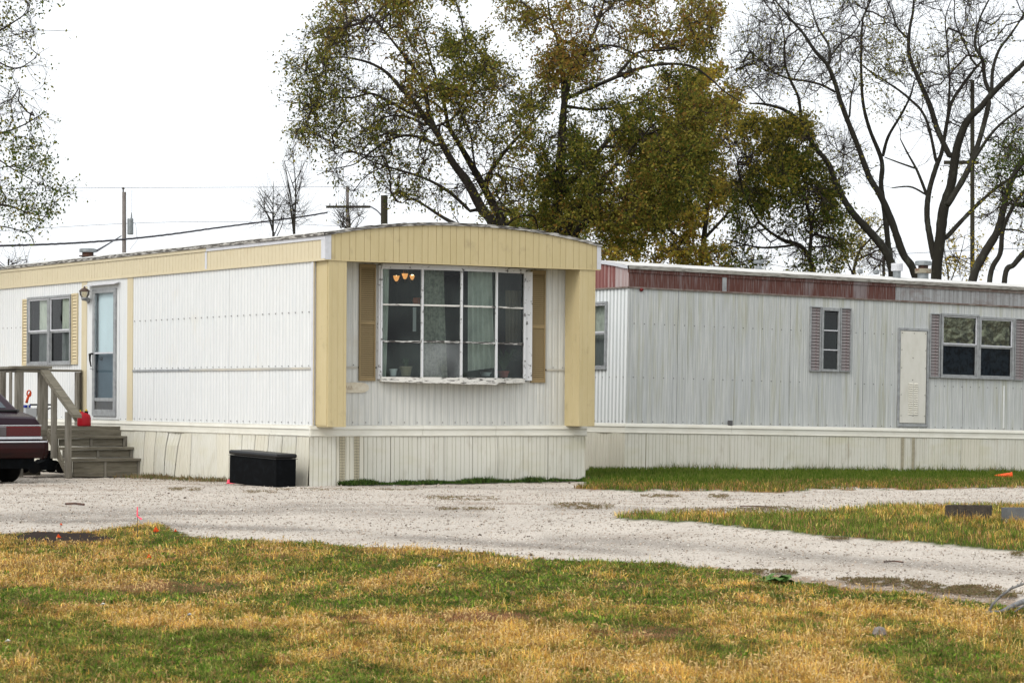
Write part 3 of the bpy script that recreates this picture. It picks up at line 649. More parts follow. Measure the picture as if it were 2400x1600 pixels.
# ---- bow window
BX = [892, 988, 1080, 1162, 1228]; BV = [-.045, -.17, -.22, -.17, -.045]
bu = [A.front(x, 760, v)[0] for x, v in zip(BX, BV)]
zt_, zb_, h1, h2 = 2.82, 1.425, A.front(940, 714, -.12)[1], A.front(940, 800, -.12)[1]
win = MB()
for i in (0, 4): pass
UL, UR = .945, 3.31
win.box(UL, bu[0] - .001, -.05, 0, 1.39, 2.875); win.box(bu[4] + .001, UR, -.05, 0, 1.39, 2.86)
bow = win.build('window', m_peel2, homeA)
def pr(i): return (bu[i], BV[i])
def strip_(mb, z0, z1, dep, i0=0, i1=4, sag=None, back=.02):
    for i in range(i0, i1):
        a, b = pr(i), pr(i + 1)
        for k in range(4):
            t0, t1 = k / 4, (k + 1) / 4
            p = (a[0] + (b[0] - a[0]) * t0, a[1] + (b[1] - a[1]) * t0); q_ = (a[0] + (b[0] - a[0]) * t1, a[1] + (b[1] - a[1]) * t1)
            s0 = sag((i + t0) / 4) if sag else 0; s1 = sag((i + t1) / 4) if sag else 0
            V8 = [(p[0], p[1] - dep, z0 - s0), (q_[0], q_[1] - dep, z0 - s1), (q_[0], q_[1] + back, z0 - s1), (p[0], p[1] + back, z0 - s0), (p[0], p[1] - dep, z1), (q_[0], q_[1] - dep, z1), (q_[0], q_[1] + back, z1), (p[0], p[1] + back, z1)]
            n = len(mb.v); mb.v += V8; mb.f += [tuple(n + j for j in f) for f in ((0, 3, 2, 1), (4, 5, 6, 7), (0, 1, 5, 4), (2, 3, 7, 6), (1, 2, 6, 5), (3, 0, 4, 7))]
mb = MB(); strip_(mb, 2.83, 2.875, .03); strip_(mb, 2.865, 2.895, .05); mb.build('window_head', m_peel2, bow)
mb = MB(); n = 20   # top and bottom boards closing the bow back to the wall
for z, nm in ((2.88, 0), (1.40, 1)):
    mb.prism([(bu[0], 0)] + [(bu[i], BV[i]) for i in range(5)] + [(bu[4], 0)], z - .008, z + .008, axis=2)
mb.build('bow_board', m_peel2, bow)
mb = MB(); sagf = lambda t: .012 + .022 * math.sin(math.pi * t) + .012 * math.exp(-((t - .55) / .04) ** 2); strip_(mb, 1.372, 1.42, .035, sag=sagf); mb.build('window_sill', m_peel, bow)
mb = MB(); strip_(mb, 1.352, 1.372, .052, 2, 3, sag=lambda t: .022 + .006 * math.sin(t * 60)); mb.build('rotten_sill_piece', m_peel, bow)
for i in range(5):
    MB().box(bu[i] - .013, bu[i] + .013, BV[i] - .03, BV[i] + .01, 1.42, 2.83).build('mullion', m_peel2 if i not in (1, 2) else m_peel2, bow)
m_peel3 = M('flaking_bar', (.55, .55, .52), (.035, .03, .028), (8, 8, 60), .42, .50, rough=.7, detail=8, amt=.95)
for hz_, mt, nm in ((h1, m_peel, 0), (h2, m_peel3, 1)):
    for i in range(4):
        a, b = pr(i), pr(i + 1); mb = MB(); dx = .018
        p, q_ = (a[0] + dx, a[1]), (b[0] - dx, b[1]); z = hz_ + (.006 if nm and i == 1 else 0)
        V8 = [(p[0], p[1] - .02, z - .011), (q_[0], q_[1] - .02, z - .011 - .006 * nm), (q_[0], q_[1] + .01, z - .011), (p[0], p[1] + .01, z - .011), (p[0], p[1] - .02, z + .010), (q_[0], q_[1] - .02, z + .010), (q_[0], q_[1] + .01, z + .013), (p[0], p[1] + .01, z + .013)]
        mb.v += V8; mb.f += [(0, 3, 2, 1), (4, 5, 6, 7), (0, 1, 5, 4), (2, 3, 7, 6), (1, 2, 6, 5), (3, 0, 4, 7)]; mb.build('glazing_bar', mt, bow)
zr = [(h1 + .013, 2.83), (h2 + .013, h1 - .014), (1.42, h2 - .014)]
m_foggy = glass('fogged_glass', ior=1.5, haze=.45, hazec=(.42, .46, .46))
for i in range(4):
    for k, (za, zb2) in enumerate(zr):
        a, b = pr(i), pr(i + 1); mb = MB(); mb.q((a[0] + .015, a[1] - .004, za), (b[0] - .015, b[1] - .004, za), (b[0] - .015, b[1] - .004, zb2), (a[0] + .015, a[1] - .004, zb2)); mb.build('pane', m_foggy if (i, k) == (1, 2) else m_glass, bow)
for (a, b) in ((A.front(841, 700)[0], A.front(879, 700)[0]), (A.front(1243, 700)[0], A.front(1277, 700)[0])):
    z0, z1 = 1.365, 2.885; zm = 2.12
    shutter(homeA, 'u', a, b, z0, z1, -.003, 50, m_tan, m_tandark, groups=[(z0 + .05, zm - .02), (zm + .02, z1 - .05)], fw=.02, rail=.05)
# oval maker's plate
mb = MB(); c0 = A.front(800 + 45 / 3.647, 909)[0]; c1 = A.front(864, 909)[0]; zc = A.front(840, 908)[1]; r = .068
pts = [(c0 - .1, zc + r), (c1 - .13, zc + r)] + [(c1 - .13 + .13 * math.sin(t), zc + r * math.cos(t)) for t in np.linspace(.15, math.pi - .15, 12)] + [(c1 - .13, zc - r), (c0 - .1, zc - r)]
pts = [(max(p[0], .302), p[1]) for p in pts]; mb.prism(pts, -.014, -.006, axis=1); plate = mb.build('name_plate', M('plate_cream', (.56, .52, .42), (.46, .40, .30), (20, 20, 20), .4, .7, rough=.6), homeA)
mb = MB()
for k in range(7):
    a = .335 + k * .036; mb.tube([(a, -.016, zc - .03), (a + .012, -.016, zc + .022), (a + .024, -.016, zc - .022)], .0025, 4)
mb.build('worn_raised_marks', M('plate_marks', (.46, .36, .26), rough=.6), plate)
# ---- inside the front room
shelf = MB().box(.98, 3.28, .02, .30, 1.395, 1.415); shelf.build('window_shelf', m_int, homeA)
def atA(x, y, v): u, z = A.front(x, y, v); return u, v, z
def curt(x0, x1, y0, y1, v, mat, label, waves=4, taper=0, hem=0):
    u0, z1 = A.front(x0, y0, v); u1, z0 = A.front(x1, y1, v); return curtain('u', u0, u1, z0, z1, v, mat, label, waves, .02, taper, hem=hem)
curt(893, 912, 625, 886, .0, m_curt, 'narrow pale curtain at the left end of the bow window', 2, taper=-.05)
curt(988, 1040, 625, 884, -.03, m_curtf, 'grey green floral curtain in the second bay of the bow window', 5, taper=.06)
curt(1098, 1153, 625, 870, -.05, m_curt, 'broad pale green curtain in the third bay of the bow window', 5, taper=.05, hem=.05)
curt(1186, 1222, 680, 805, .05, m_curtb, 'dull brown curtain behind the right end of the bow window', 4, taper=-.02)
ch = thing('chandelier', 'hanging lamp with three lit glass shades seen through the bow window', 'hanging lamp')
ch.matrix_world = A.mw
m_bulb = M('lit_shade', (.9, .6, .3), rough=.5, emit=((1, .42, .12), .9)); m_bulb2 = M('bulb_core', (1, .9, .7), emit=((1, .8, .5), 9))
hub = atA(950, 640, 2.2); m_brass = M('dull_brass', (.15, .10, .05), rough=.4, metal=.6)
mb = MB(); mb.tube([(hub[0], hub[1], 2.95), (hub[0], hub[1], hub[2] + .02)], .01, 6); mb.lathe([(0, -.03), (.04, -.01), (.03, .04), (0, .05)], hub, 10); mb.build('lamp_stem', m_brass, ch)
for (x, y, s) in ((929, 652, 1.0), (949, 647, 1.0), (966, 650, .8)):
    p = atA(x, y, 2.2); mb = MB(); mb.tube([hub, (p[0], p[1], p[2] - .09), (p[0], p[1], p[2] - .045)], .006, 6); mb.build('lamp_arm', m_brass, ch)
    MB().lathe([(.0, -.045 * s), (.018 * s, -.04 * s), (.034 * s, -.01 * s), (.046 * s, .035 * s)], p, 14).build('lamp_shade', m_bulb, ch, smooth=True)
    MB().lathe([(0, -.02), (.020 * s, -.01), (.024 * s, .015), (.016, .035), (0, .04)], p, 10).build('bulb', m_bulb2, ch, smooth=True)
def pot(x0, x1, y0, y1, v, mat, name, label, cat, plant=None, group=None):
    ua, z1 = A.front(x0, y0, v); ub, z0 = A.front(x1, y1, v); r = (ub - ua) / 2; c = ((ua + ub) / 2, v, z0); h = z1 - z0
    t = thing(name, label, cat, group=group); t.matrix_world = A.mw @ Matrix.Translation(c)
    MB().lathe([(0, 0), (r * .68, 0), (r * .9, h * .8), (r, h * .8), (r, h), (r * .88, h), (r * .85, h * .85), (0, h * .85)], (0, 0, 0), 16).build('pot', mat, t)
    if plant:
        mb = MB(); rr = random.Random(x0)
        for k in range(plant[0]):
            a = rr.random() * 6.28; l = plant[1] * (.5 + rr.random()); q = rr.random() * .8 + .2
            mb.tube([(0, 0, h * .8), (math.cos(a) * l * q * .5, math.sin(a) * l * q * .3, h + l * .7), (math.cos(a) * l * q, math.sin(a) * l * q * .5, h + l * (1 - .6 * q))], [.003, .010 * plant[2], .002], 3)
        mb.build('leaves', M('houseplant', (.03, .06, .02), rough=.6), t)
    return t
m_pottan = M('tan_pot', (.36, .30, .20), rough=.7); m_potred = M('red_pot', (.42, .10, .08), rough=.6); m_foam = M('foam_white', (.75, .77, .78), rough=.6)
pot(913, 930, 864, 881, .10, m_foam, 'foam_cup', 'white foam cup on the window shelf left of the tan flower pot', 'cup')
pot(938, 965, 858, 881, .12, m_pottan, 'flower_pot', 'tan flower pot with a low plant behind the lower left pane', 'flower pot', (18, .10, 1))
pot(990, 1014, 846, 866, .16, m_potred, 'flower_pot', 'faded red flower pot with a thin stem plant behind the fogged pane', 'flower pot', (6, .16, .6))

pot(992, 999, 788, 797, .10, m_foam, 'small_cup', 'small white cup left of its pair in the second bay', 'cup'); pot(1004, 1012, 788, 797, .10, m_foam, 'small_cup', 'small white cup right of its pair in the second bay', 'cup')
mb = MB(); a = A.front(988, 799, .10); b = A.front(1016, 799, .10); mb.box(a[0], b[0], .04, .16, a[1] - .02, a[1] - .002); o = mb.build('small_shelf', m_int); o.matrix_world = A.mw; tag(o, 'small dark shelf under the two small cups', 'shelf')
pot(1126, 1150, 872, 881, .16, m_foam, 'dish', 'shallow white dish on the shelf behind the third bay', 'dish')
pot(1168, 1192, 869, 884, .14, m_potred, 'house_plant', 'large dark spiky houseplant filling the lower right pane', 'house plant', (60, .30, 1.2))
u, v, z = atA(983, 705, .16); t = thing('pumpkin_decoration', 'orange pumpkin decoration hanging behind the upper panes of the bow window', 'decoration'); t.matrix_world = A.mw @ Matrix.Translation((u, v, z))
for dx, nm in ((-.05, 0), (0, 0), (.055, 0)): MB().lathe([(0, -.05), (.035, -.04), (.055, 0), (.04, .04), (0, .045)], (dx, 0, 0), 12).build('lobe', M('pumpkin', (.42, .09, .03), rough=.6), t, smooth=True)
MB().tube([(0, 0, .04), (.01, 0, .25), (0, 0, 2.95 - z - .0)], .004, 5).build('string', m_int, t)
u0, z1 = A.front(968, 720, .2); t = MB().box(u0, u0 + .05, .2, .205, z1 - .32, z1).build('paper_strip', m_foam); t.matrix_world = A.mw; tag(t, 'white paper strip hanging between first and second bays', 'paper')


# ------------------------------------------------------------------ mobile home B (grey white with faded red fascia)
homeB = thing('mobile_home', 'weathered grey mobile home with faded red fascia and small windows', 'mobile home', mw=B.mw)
LB, WB = 14.0, 4.0
ZB, ZF0, ZF1, ZBB = .740, 2.860, 3.1675, .587
grd = .030
Bwin = [(6.40, 7.19, 1.63, 2.66), (7.245, 7.99, 1.63, 2.64), (3.90, 4.18, 1.68, 2.64)]
sB = [.0, .957, 2.078, 3.196, 3.80, 4.72, 5.40, 6.9, 8.3, 9.5, 10.7, 11.9, 13.0, LB]
gB = groove(.0965, .004, .003)
for a, b in zip(sB[:-1], sB[1:]):
    sheet(MB(), 'u', a + .002, b - .002, ZB, ZF0 + .02, -.001 * (sB.index(a) % 2), gB, holes=Bwin).build('siding_panel', m_bsid, homeB)
for a, b in ((.0, 1.2), (1.202, 2.4), (2.402, WB)):
    sheet(MB(), 'v', a + .001, b - .001, ZB, ZF0 + .02, 0, corr(.1, .012), holes=[(.60, 1.5, 1.62, 2.62)]).build('siding_panel', m_bsid2, homeB)
sheet(MB(), 'u', 0, LB, ZB, ZF1, WB, flat(2), sign=1).build('siding_panel', m_bsid, homeB); sheet(MB(), 'v', 0, WB, ZB, ZF1, LB, flat(2), sign=1).build('siding_panel', m_bsid, homeB)
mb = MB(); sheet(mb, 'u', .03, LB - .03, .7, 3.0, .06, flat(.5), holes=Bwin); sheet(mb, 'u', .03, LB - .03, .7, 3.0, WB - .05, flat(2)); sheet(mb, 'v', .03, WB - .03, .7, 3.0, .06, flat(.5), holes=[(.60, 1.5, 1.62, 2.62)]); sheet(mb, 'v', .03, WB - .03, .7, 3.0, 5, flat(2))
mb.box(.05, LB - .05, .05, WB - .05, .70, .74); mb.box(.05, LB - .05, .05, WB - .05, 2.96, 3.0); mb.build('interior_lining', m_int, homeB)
mb = MB(); sp = np.arange(.12, 8.6, .193)
screws(mb, 'u', [s for s in sp if not 3.5 < s < 4.5 and not 5.4 < s < 6.2], lambda t: 1.46, -.001, .008); screws(mb, 'u', [s for s in sp if s < 3.5 or 4.5 < s < 5.4], 2.30, -.001, .008); screws(mb, 'u', sp, ZB + .03, -.001, .008)
screws(mb, 'v', np.arange(.1, 3.9, .193), 1.46, -.001, .008); screws(mb, 'v', np.arange(.1, 3.9, .193), ZB + .03, -.001, .008)
mb.build('screws', m_screw, homeB, kind='stuff')
MB().box(-.012, LB, -.016, .0, ZB - .02, ZB - .001).build('base_trim', m_brown, homeB); MB().box(-.016, 0, -.012, WB, ZB - .02, ZB - .001).build('base_trim', m_brown, homeB)
# fascia
fc = [.0, 1.75, 3.55, 5.382]
for a, b in zip(fc[:-1], fc[1:]): sheet(MB(), 'u', a + .002, b - .002, ZF0 + .014, ZF1 - .075, -.006, groove(.0965, .004, .005)).build('fascia_panel', m_red, homeB)
u0 = B.front(1350 + 1340 / 3.92, 660)[0]; u1 = B.front(1350 + 1380 / 3.92, 660)[0]; sheet(MB(), 'u', u0, u1, ZF0 + .014, ZF1 - .075, -.014, flat(1)).build('fascia_patch', m_alu, homeB)
for a, b in ((5.384, 8.6), (8.602, 11.5), (11.502, LB)): sheet(MB(), 'u', a, b, ZF0 + .014, ZF1 - .075, -.006, groove(.0965, .005, .006)).build('fascia_panel', m_greyf, homeB)
for a, b, mt in ((-.01, 5.38, m_red), (5.382, LB, m_brown)): MB().box(a, b, -.02, .01, ZF1 - .075, ZF1 - .022).build('fascia_lip', mt, homeB)
MB().box(-.01, LB, -.022, .01, ZF0 - .014, ZF0 + .013).build('fascia_lip', m_brown, homeB)
arcB = lambda v: .17 * max(0, 1 - abs((v / WB) * 2 - 1) ** 2.2)
for a, b in ((.0, .36), (.362, 2.0), (2.002, WB)): sheet(MB(), 'v', a, b, ZF0 + .013, lambda t: ZF1 + arcB(t) - .02, -.006, corr(.1, .012)).build('fascia_panel', m_red2 if a > .1 else M('bare_red_end', (.34, .29, .285), (.25, .15, .14), (20, 20, 1), .4, .7), homeB)
MB().box(-.03, .0, -.022, WB, ZF0 - .012, ZF0 + .012).build('fascia_lip', m_brown, homeB)
mb = MB()
for i in range(20):
    for j in range(30):
        a, b = -.03 + (WB + .06) * i / 20, -.03 + (WB + .06) * (i + 1) / 20; c, d = -.03 + (LB + .06) * j / 30, -.03 + (LB + .06) * (j + 1) / 30
        mb.q((c, a, ZF1 + .03 + arcB(a)), (d, a, ZF1 + .03 + arcB(d * 0 + a)), (d, b, ZF1 + .03 + arcB(b)), (c, b, ZF1 + .03 + arcB(b)))
mb.build('roof', m_roof, homeB, smooth=True)
mb = MB(); n = 160
for i in range(n):
    a, b = -.03 + (LB + .05) * i / n, -.03 + (LB + .05) * (i + 1) / n; h0 = .032 + .01 * float(vn(i * .4, 1.3, 2)); h1_ = .032 + .01 * float(vn((i + 1) * .4, 1.3, 2)); y = -.045; lo = -.020
    mb.q((a, y, ZF1 + lo), (b, y, ZF1 + lo), (b, y - .006, ZF1 + h1_), (a, y - .006, ZF1 + h0)); mb.q((a, y - .006, ZF1 + h0), (b, y - .006, ZF1 + h1_), (b, y + .05, ZF1 + h1_ + .004), (a, y + .05, ZF1 + h0 + .004)); mb.q((a, y, ZF1 + lo), (b, y, ZF1 + lo), (b, y + .05, ZF1 + lo), (a, y + .05, ZF1 + lo))
mb.build('roof_edge', m_edgeB, homeB)
mb = MB(); n = 40
for i in range(n):
    a, b = -.03 + (WB + .05) * i / n, -.03 + (WB + .05) * (i + 1) / n
    mb.q((-.04, a, ZF1 - .02 + arcB(a)), (-.04, b, ZF1 - .02 + arcB(b)), (-.045, b, ZF1 + .03 + arcB(b)), (-.045, a, ZF1 + .03 + arcB(a)))
mb.build('roof_edge', m_aluW, homeB)
MB().box(-.012, .025, -.012, .0, ZB, ZF0).build('corner_trim', m_bsid, homeB)
band(homeB, 'u', [-.06, 2.0, 5.9, 8.3, 11, LB], ZBB, ZB - .012, -.05, m_band); band(homeB, 'v', [-.06, 1.5, WB], ZBB, ZB - .012, -.05, m_band)
MB().box(-.04, LB, -.04, WB, .66, ZB - .006).build('floor_frame', m_belt, homeB)
e = np.arange(-.055, LB, .405)
for i, (a, b) in enumerate(zip(e[:-1], e[1:])):
    sheet(MB(), 'u', a + .002, b - .002, -.12, ZBB, -.055 - .002 * (i % 2), groove(.0665, .005, .006, .012)).build('skirt_panel', m_skirty if i in (13, 17) else m_skirt, homeB)
e = np.arange(-.055, WB, .405)
def bB(t, z): return .02 * math.sin(t * 9) * max(0, z)
for i, (a, b) in enumerate(zip(e[:-1], e[1:])): sheet(MB(), 'v', a + .002, b - .002, -.12, ZBB, -.055, groove(.08, .008, .012), rows=3, disp=bB).build('skirt_panel', m_skirty if i < 3 else m_skirt, homeB)
for c in (1705, 1762):
    a = B.front(1350 + c / 2.24, 1070, -.06)[0]; sheet(MB(), 'u', a, a + .06, -.02, ZBB, -.066, flat(1)).build('skirt_vent', m_perf, homeB)
# windows of B
m_foil = M('crumpled_foil', (.30, .28, .19), (.14, .14, .09), (9, 9, 9), .4, .65, rough=.2, metal=.8, bump=1.0, bscale=(20, 20, 20))
def foil(a0, a1, z0, z1, off, parent):
    n = 22; xs_ = np.linspace(a0, a1, n); zs_ = np.linspace(z0, z1, n); Xg, Zg = np.meshgrid(xs_, zs_)
    d = (np.abs(fbm(Xg * 9, Zg * 9, 44, 3) - .5) * .07 + np.abs(fbm(Xg * 4 + Zg * 3, Zg * 5, 48, 2) - .5) * .06) * (1.2 - .7 * (Zg - z0) / (z1 - z0))
    V = np.stack([Xg, off + d, Zg], -1).reshape(-1, 3); ii = np.arange(n * n).reshape(n, n); fa = np.stack([ii[:-1, :-1], ii[:-1, 1:], ii[1:, 1:], ii[1:, :-1]], -1).reshape(-1, 4)
    return link('foil', npmesh('foil', V, fa, m_foil), parent)
for (a, b, zz0, zz1) in ((6.375, 7.214, 1.60, 2.69), (7.22, 8.015, 1.602, 2.665)):
    zm = 1.60 + (zz1 - zz0) * .525
    f = dh_window(homeB, 'u', a, b, zz0, zz1, -.003, zm, m_alu, m_screenglass, m_glass2); foil(a + .06, b - .06, zm, zz1 - .05, .004, f)
    curtain('u', a + .04, b - .04, zz0, zm + .05, .04, m_curtd, 'dark patterned curtain in the %s half of the twin window' % ('left' if a < 7 else 'right'), 5, .012, fr=B)
f = ring('window', m_alu, homeB, B.front(1923, 800)[0], B.front(1966, 800)[0], 1.645, 2.69, .04, .03, 'u', -.003, top=.05)
a0, a1 = B.front(1923, 800)[0] + .04, B.front(1966, 800)[0] - .04
for k in range(3):
    z0 = 1.685 + k * .318; pane(f, 'u', a0, a1, z0, z0 + .30, -.01, glass('jalousie', tint=(.35, .45, .42), ior=1.5, haze=.1, hazec=(.1, .16, .15)))
    if k: MB().box(a0, a1, -.03, -.004, z0 - .012, z0 + .006).build('glazing_bar', m_aluW, f)
for (xa, xb, za, zb3) in ((1896.5, 1921.5, 1.643, 2.70), (1967.5, 1992.5, 1.65, 2.70), (2177.5, 2201, 1.60, 2.68), (2376, 2400, 1.60, 2.66)):
    a, b = B.front(xa, 800)[0], B.front(xb, 800)[0]; shutter(homeB, 'u', a, b, za, zb3, -.004, 20, m_alu, m_dark, fw=.018, dep=.03, rail=.016, slat_mat=m_shB)
va, vb = B.side(1424, 780)[0], 1.5
f = dh_window(homeB, 'v', va, 1.1, 1.585, 2.655, -.004, B.side(1405, 780)[1], m_alu, m_screenglass, m_glass2)
dh_window(homeB, 'v', 1.12, 1.6, 1.585, 2.655, -.004, B.side(1405, 780)[1], m_alu, m_screenglass, m_glass2)
curtain('v', .62, 1.45, 1.6, 2.65, .12, m_curt, 'sheer grey curtain in the window on the short end wall', 7, .012, fr=B)
# utility door
u0, u1 = B.front(2103, 880)[0], B.front(2175, 880)[0]
d = ring('door_frame', m_alu, homeB, u0, u1, .77, 2.415, .04, .022, 'u', -.003)
pd = MB().box(u0 + .05, u1 - .06, -.022, -.003, .83, 2.365).build('utility_door', M('utility_cream', (.57, .56, .51), (.50, .49, .43), (5, 5, 2), .45, .7, rough=.5), homeB, bevel=.004)
mb = MB()
for k in range(15):
    z = .97 + k * .036
    for c in (-.10, .012): mb.prism([(-.024, z), (-.034, z + .004), (-.034, z + .008), (-.024, z + .022)], (u0 + u1) / 2 + c, (u0 + u1) / 2 + c + .085, axis=0)
mb.build('louvres', M('louvre_cream', (.60, .58, .50), rough=.5), pd)
mb = MB(); [screws(mb, 'u', [u0 + .075, (u0 + u1) / 2, u1 - .085], z, -.022, .006) for z in (.95, 2.33)]; [screws(mb, 'u', [u0 + .07, u1 - .08], z, -.022, .006) for z in (1.3, 1.75, 2.05)]; screws(mb, 'u', [(u0 + u1) / 2 - .02], 1.92, -.022, .009); screws(mb, 'u', [(u0 + u1) / 2 - .02], 1.55, -.022, .007); mb.build('screws', m_screw, pd, kind='stuff')
p = B.front(1502, 679); MB().lathe([(0, -.05), (.02, -.045), (.03, -.02), (.03, 0)], (p[0], -.002, p[1]), 12, 1).build('marker_light', M('marker_red', (.12, .01, .01), rough=.4), homeB, smooth=True)
p = B.front(1708, 990); MB().box(p[0] - .035, p[0] + .035, -.06, -.016, p[1] - .045, p[1] + .035).build('outlet_box', M('grey_box', (.09, .09, .09), rough=.6), homeB, bevel=.004)
MB().box(B.front(2350, 980)[0], B.front(2350, 980)[0] + .03, -.012, -.002, .77, 1.5).build('drip_strip', m_white, homeB)
def vent(fr, x, ytop, ybase, v, r, label, kind, cat='roof vent', group='roof vents on the grey mobile home'):
    u, zt = fr.front(x, ytop, v); zb = ZF1 + .03 + arcB(v); t = thing('roof_vent', label, cat, group=group); t.matrix_world = fr.mw @ Matrix.Translation((u, v, zb)); h = zt - zb
    pr_ = r * .66
    if kind == 'pipe': lathe_part([(pr_, -.06), (pr_, h * .5), (0, h * .5)], (0, 0, 0), 'vent_pipe', m_galv, t); lathe_part([(0, h), (r, h), (r, h * .75), (pr_, h * .7)], (0, 0, 0), 'vent_cap', m_galv, t)
    if kind == 'slot':
        lathe_part([(pr_, -.06), (pr_, h * .5)], (0, 0, 0), 'vent_pipe', m_galv, t); lathe_part([(0, h), (r, h), (r, h * .86), (r * .93, h * .86), (r * .93, h * .62), (r * 1.02, h * .60), (r * .98, h * .48), (pr_, h * .46)], (0, 0, 0), 'vent_cap', m_aluW, t)
        mb = MB()
        for k in range(22):
            a = k / 22 * 6.283; R = Matrix.Rotation(a, 3, 'Z'); mb.box(r * .93, r * .99, -.006, .006, h * .62, h * .86, R=R)
        mb.build('vent_fins', m_aluW, t)
    if kind == 'big':
        lathe_part([(pr_, -.06), (pr_, h * .32)], (0, 0, 0), 'vent_pipe', m_galv, t); lathe_part([(pr_, h * .30), (r * .98, h * .30), (r, h * .55), (r * .6, h * .56)], (0, 0, 0), 'vent_collar', M('rusty_collar', (.22, .20, .15), (.14, .07, .04), (9, 9, 9), .5, .7), t)
        lathe_part([(r * .6, h * .5), (r * .6, h * .75)], (0, 0, 0), 'vent_core', m_rust, t); lathe_part([(0, h), (r * .9, h * .985), (r, h * .95), (r, h * .74), (0, h * .74)], (0, 0, 0), 'vent_cap', m_galv, t)
    return t
vent(B, 1778, 610, 625, 2.2, .085, 'grey capped roof pipe against the foliage left on the grey roof', 'pipe')
vent(B, 2102.5, 617.5, 649, .6, .10, 'pale slotted round roof vent left of the tall capped vent', 'slot')
vent(B, 2164, 611, 646, 1.3, .145, 'widest roof vent with galvanised cap and rusty collar', 'big')
vent(B, 2016, 632, 638, 3.0, .05, 'tiny roof cap, left one of the low pair', 'pipe'); vent(B, 2054, 633, 641, 3.0, .055, 'tiny roof cap, right one of the low pair', 'pipe')

# ------------------------------------------------------------------ deck and stairs of home A
dk = thing('wooden_deck', 'weathered grey wooden deck with stairs and sloping handrail at the front door', 'deck', mw=A.mw)
v0 = 5.334; TZ = [.243, .402, .563, .698]; UD, VD, VE = -1.62, v0 + .81, 7.72
for k in range(3):
    vk = v0 + .27 * k; z = TZ[k]; r1 = -.02 if k != 2 else -.10; zb = (TZ[k - 1] if k else -.03)
    MB().box(-1.17, r1, vk - .03, vk + .285, z - .038, z).build('tread', m_woodx, dk, bevel=.004)
    for (a, b) in ((-1.10, -.625), (-.585, -.11)): MB().box(a, b, vk + .004, vk + .026, zb + .012, z - .042).build('riser', m_woodx, dk, bevel=.002)
    for a in (-1.155, -.625, -.105): MB().box(a + .002, a + .036, vk - .012, vk + .02, zb + .002 - (.03 if k == 0 else 0), z - .040).build('stair_cleat', m_wood, dk)
MB().box(-1.3, -.02, VD - .035, VD, .56, .656).build('rim_board', m_woodx, dk, bevel=.003)
MB().box(UD, -1.302, VD - .035, VD, .52, .656).build('rim_board', m_woodx, dk, bevel=.003); MB().box(UD, -1.19, VD - .03, VD + .004, .36, .512).build('rim_board', m_woodx, dk, bevel=.003)
MB().box(-.12, -.03, v0 + .55, VD - .037, .41, .56).build('side_block', m_wood, dk)
MB().prism([(v0 - .02, .0), (v0 + .05, -.0), (VD, .55), (VD, .66), (v0 + .5, .54)], -1.20, -1.172, axis=0).build('stringer', m_woodx, dk)
n = 12
for i in range(n):
    a, b = VD - .03 + (VE - VD + .03) * i / n, VD - .03 + (VE - VD + .03) * (i + 1) / n
    MB().box(UD - .02, -.02 - .01 * random.random(), a + .004, b - .004, .66, .698).build('deck_board', m_woodx, dk)
def post(u0, u1, v0_, v1_, z0, z1, name='post'): return MB().box(min(u0, u1), max(u0, u1), v0_, v1_, z0, z1).build(name, m_wood, dk, bevel=.004)
ZR = 1.545
post(A.front(91, 900, VD)[0], A.front(110, 900, VD)[0], VD - .03, VD + .06, .36, ZR - .05)
post(A.front(37, 900, VD)[0], A.front(54, 900, VD)[0], VD - .03, VD + .06, -.03, ZR - .05)
post(A.front(54.6, 900, VD)[0] - .14, A.front(54, 900, VD)[0] - .155, VD + .07, VD + .16, .70, ZR - .05)
post(A.front(16, 900, VD)[0], A.front(29, 900, VD)[0] , VD + .25, VD + .34, .70, ZR - .05)
post(A.front(112, 900, VD)[0], A.front(119, 900, VD)[0], VD + .1, VD + .18, .70, ZR - .05)
MB().box(A.front(30, 860, VD)[0] - .03, A.front(119, 860, VD)[0], VD - .06, VD + .10, ZR - .008, ZR + .03).build('top_rail', m_woodx, dk, bevel=.004)
MB().box(A.front(36, 860, VD)[0], A.front(112, 860, VD)[0], VD - .032, VD - .003, ZR - .06, ZR - .01).build('rail_board', m_woodx, dk)
MB().box(UD - .08, UD + .06, VD + .11, VE, ZR - .012, ZR + .026).build('top_rail', m_wood, dk, bevel=.004)
MB().box(UD - .01, UD + .02, VD + .11, VE, ZR - .06, ZR - .014).build('rail_board', m_wood, dk)
MB().box(UD + .07, -.03, VE - .10, VE + .04, ZR - .03, ZR + .004).build('top_rail', m_woodx, dk, bevel=.004)
post(A.front(173, 900, VE)[0], A.front(180, 900, VE)[0] - .004, VE - .12, VE - .03, .70, ZR - .035); post(A.front(180, 900, VE)[0], A.front(203, 900, VE)[0] - .01, VE - .03, VE + .0, .70, ZR - .035)
UH = -1.24
p0, p1 = A.side(107, 869, UH), A.side(182, 972, UH); q0, q1 = A.side(107, 884, UH), A.side(176, 978, UH)
MB().prism([(p0[0] + .02, p0[1] + .02), (p1[0], p1[1]), (p1[0], p1[1] - .045), (p0[0] + .02, p0[1] - .03)], UH - .07, UH + .06, axis=0).build('hand_rail', m_woodx, dk, bevel=.004)
MB().prism([(p0[0] + .02, p0[1] - .032), (p1[0] + .06, p1[1] - .01), (p1[0] + .06, p1[1] - .09), (p0[0] + .02, p0[1] - .12)], UH - .02, UH + .015, axis=0).build('hand_rail_support', m_woodx, dk)
a = A.side(127, 1000, UH)[0]; post(UH - .035, UH + .03, a - .04, a + .05, A.side(127, 1074, UH)[1], A.side(127, 900, UH)[1] - .06, 'baluster')
a = A.side(160, 1000, UH)[0]; post(UH - .035, UH + .035, a - .045, a + .05, -.03, A.side(162, 955, UH)[1] - .06, 'baluster')
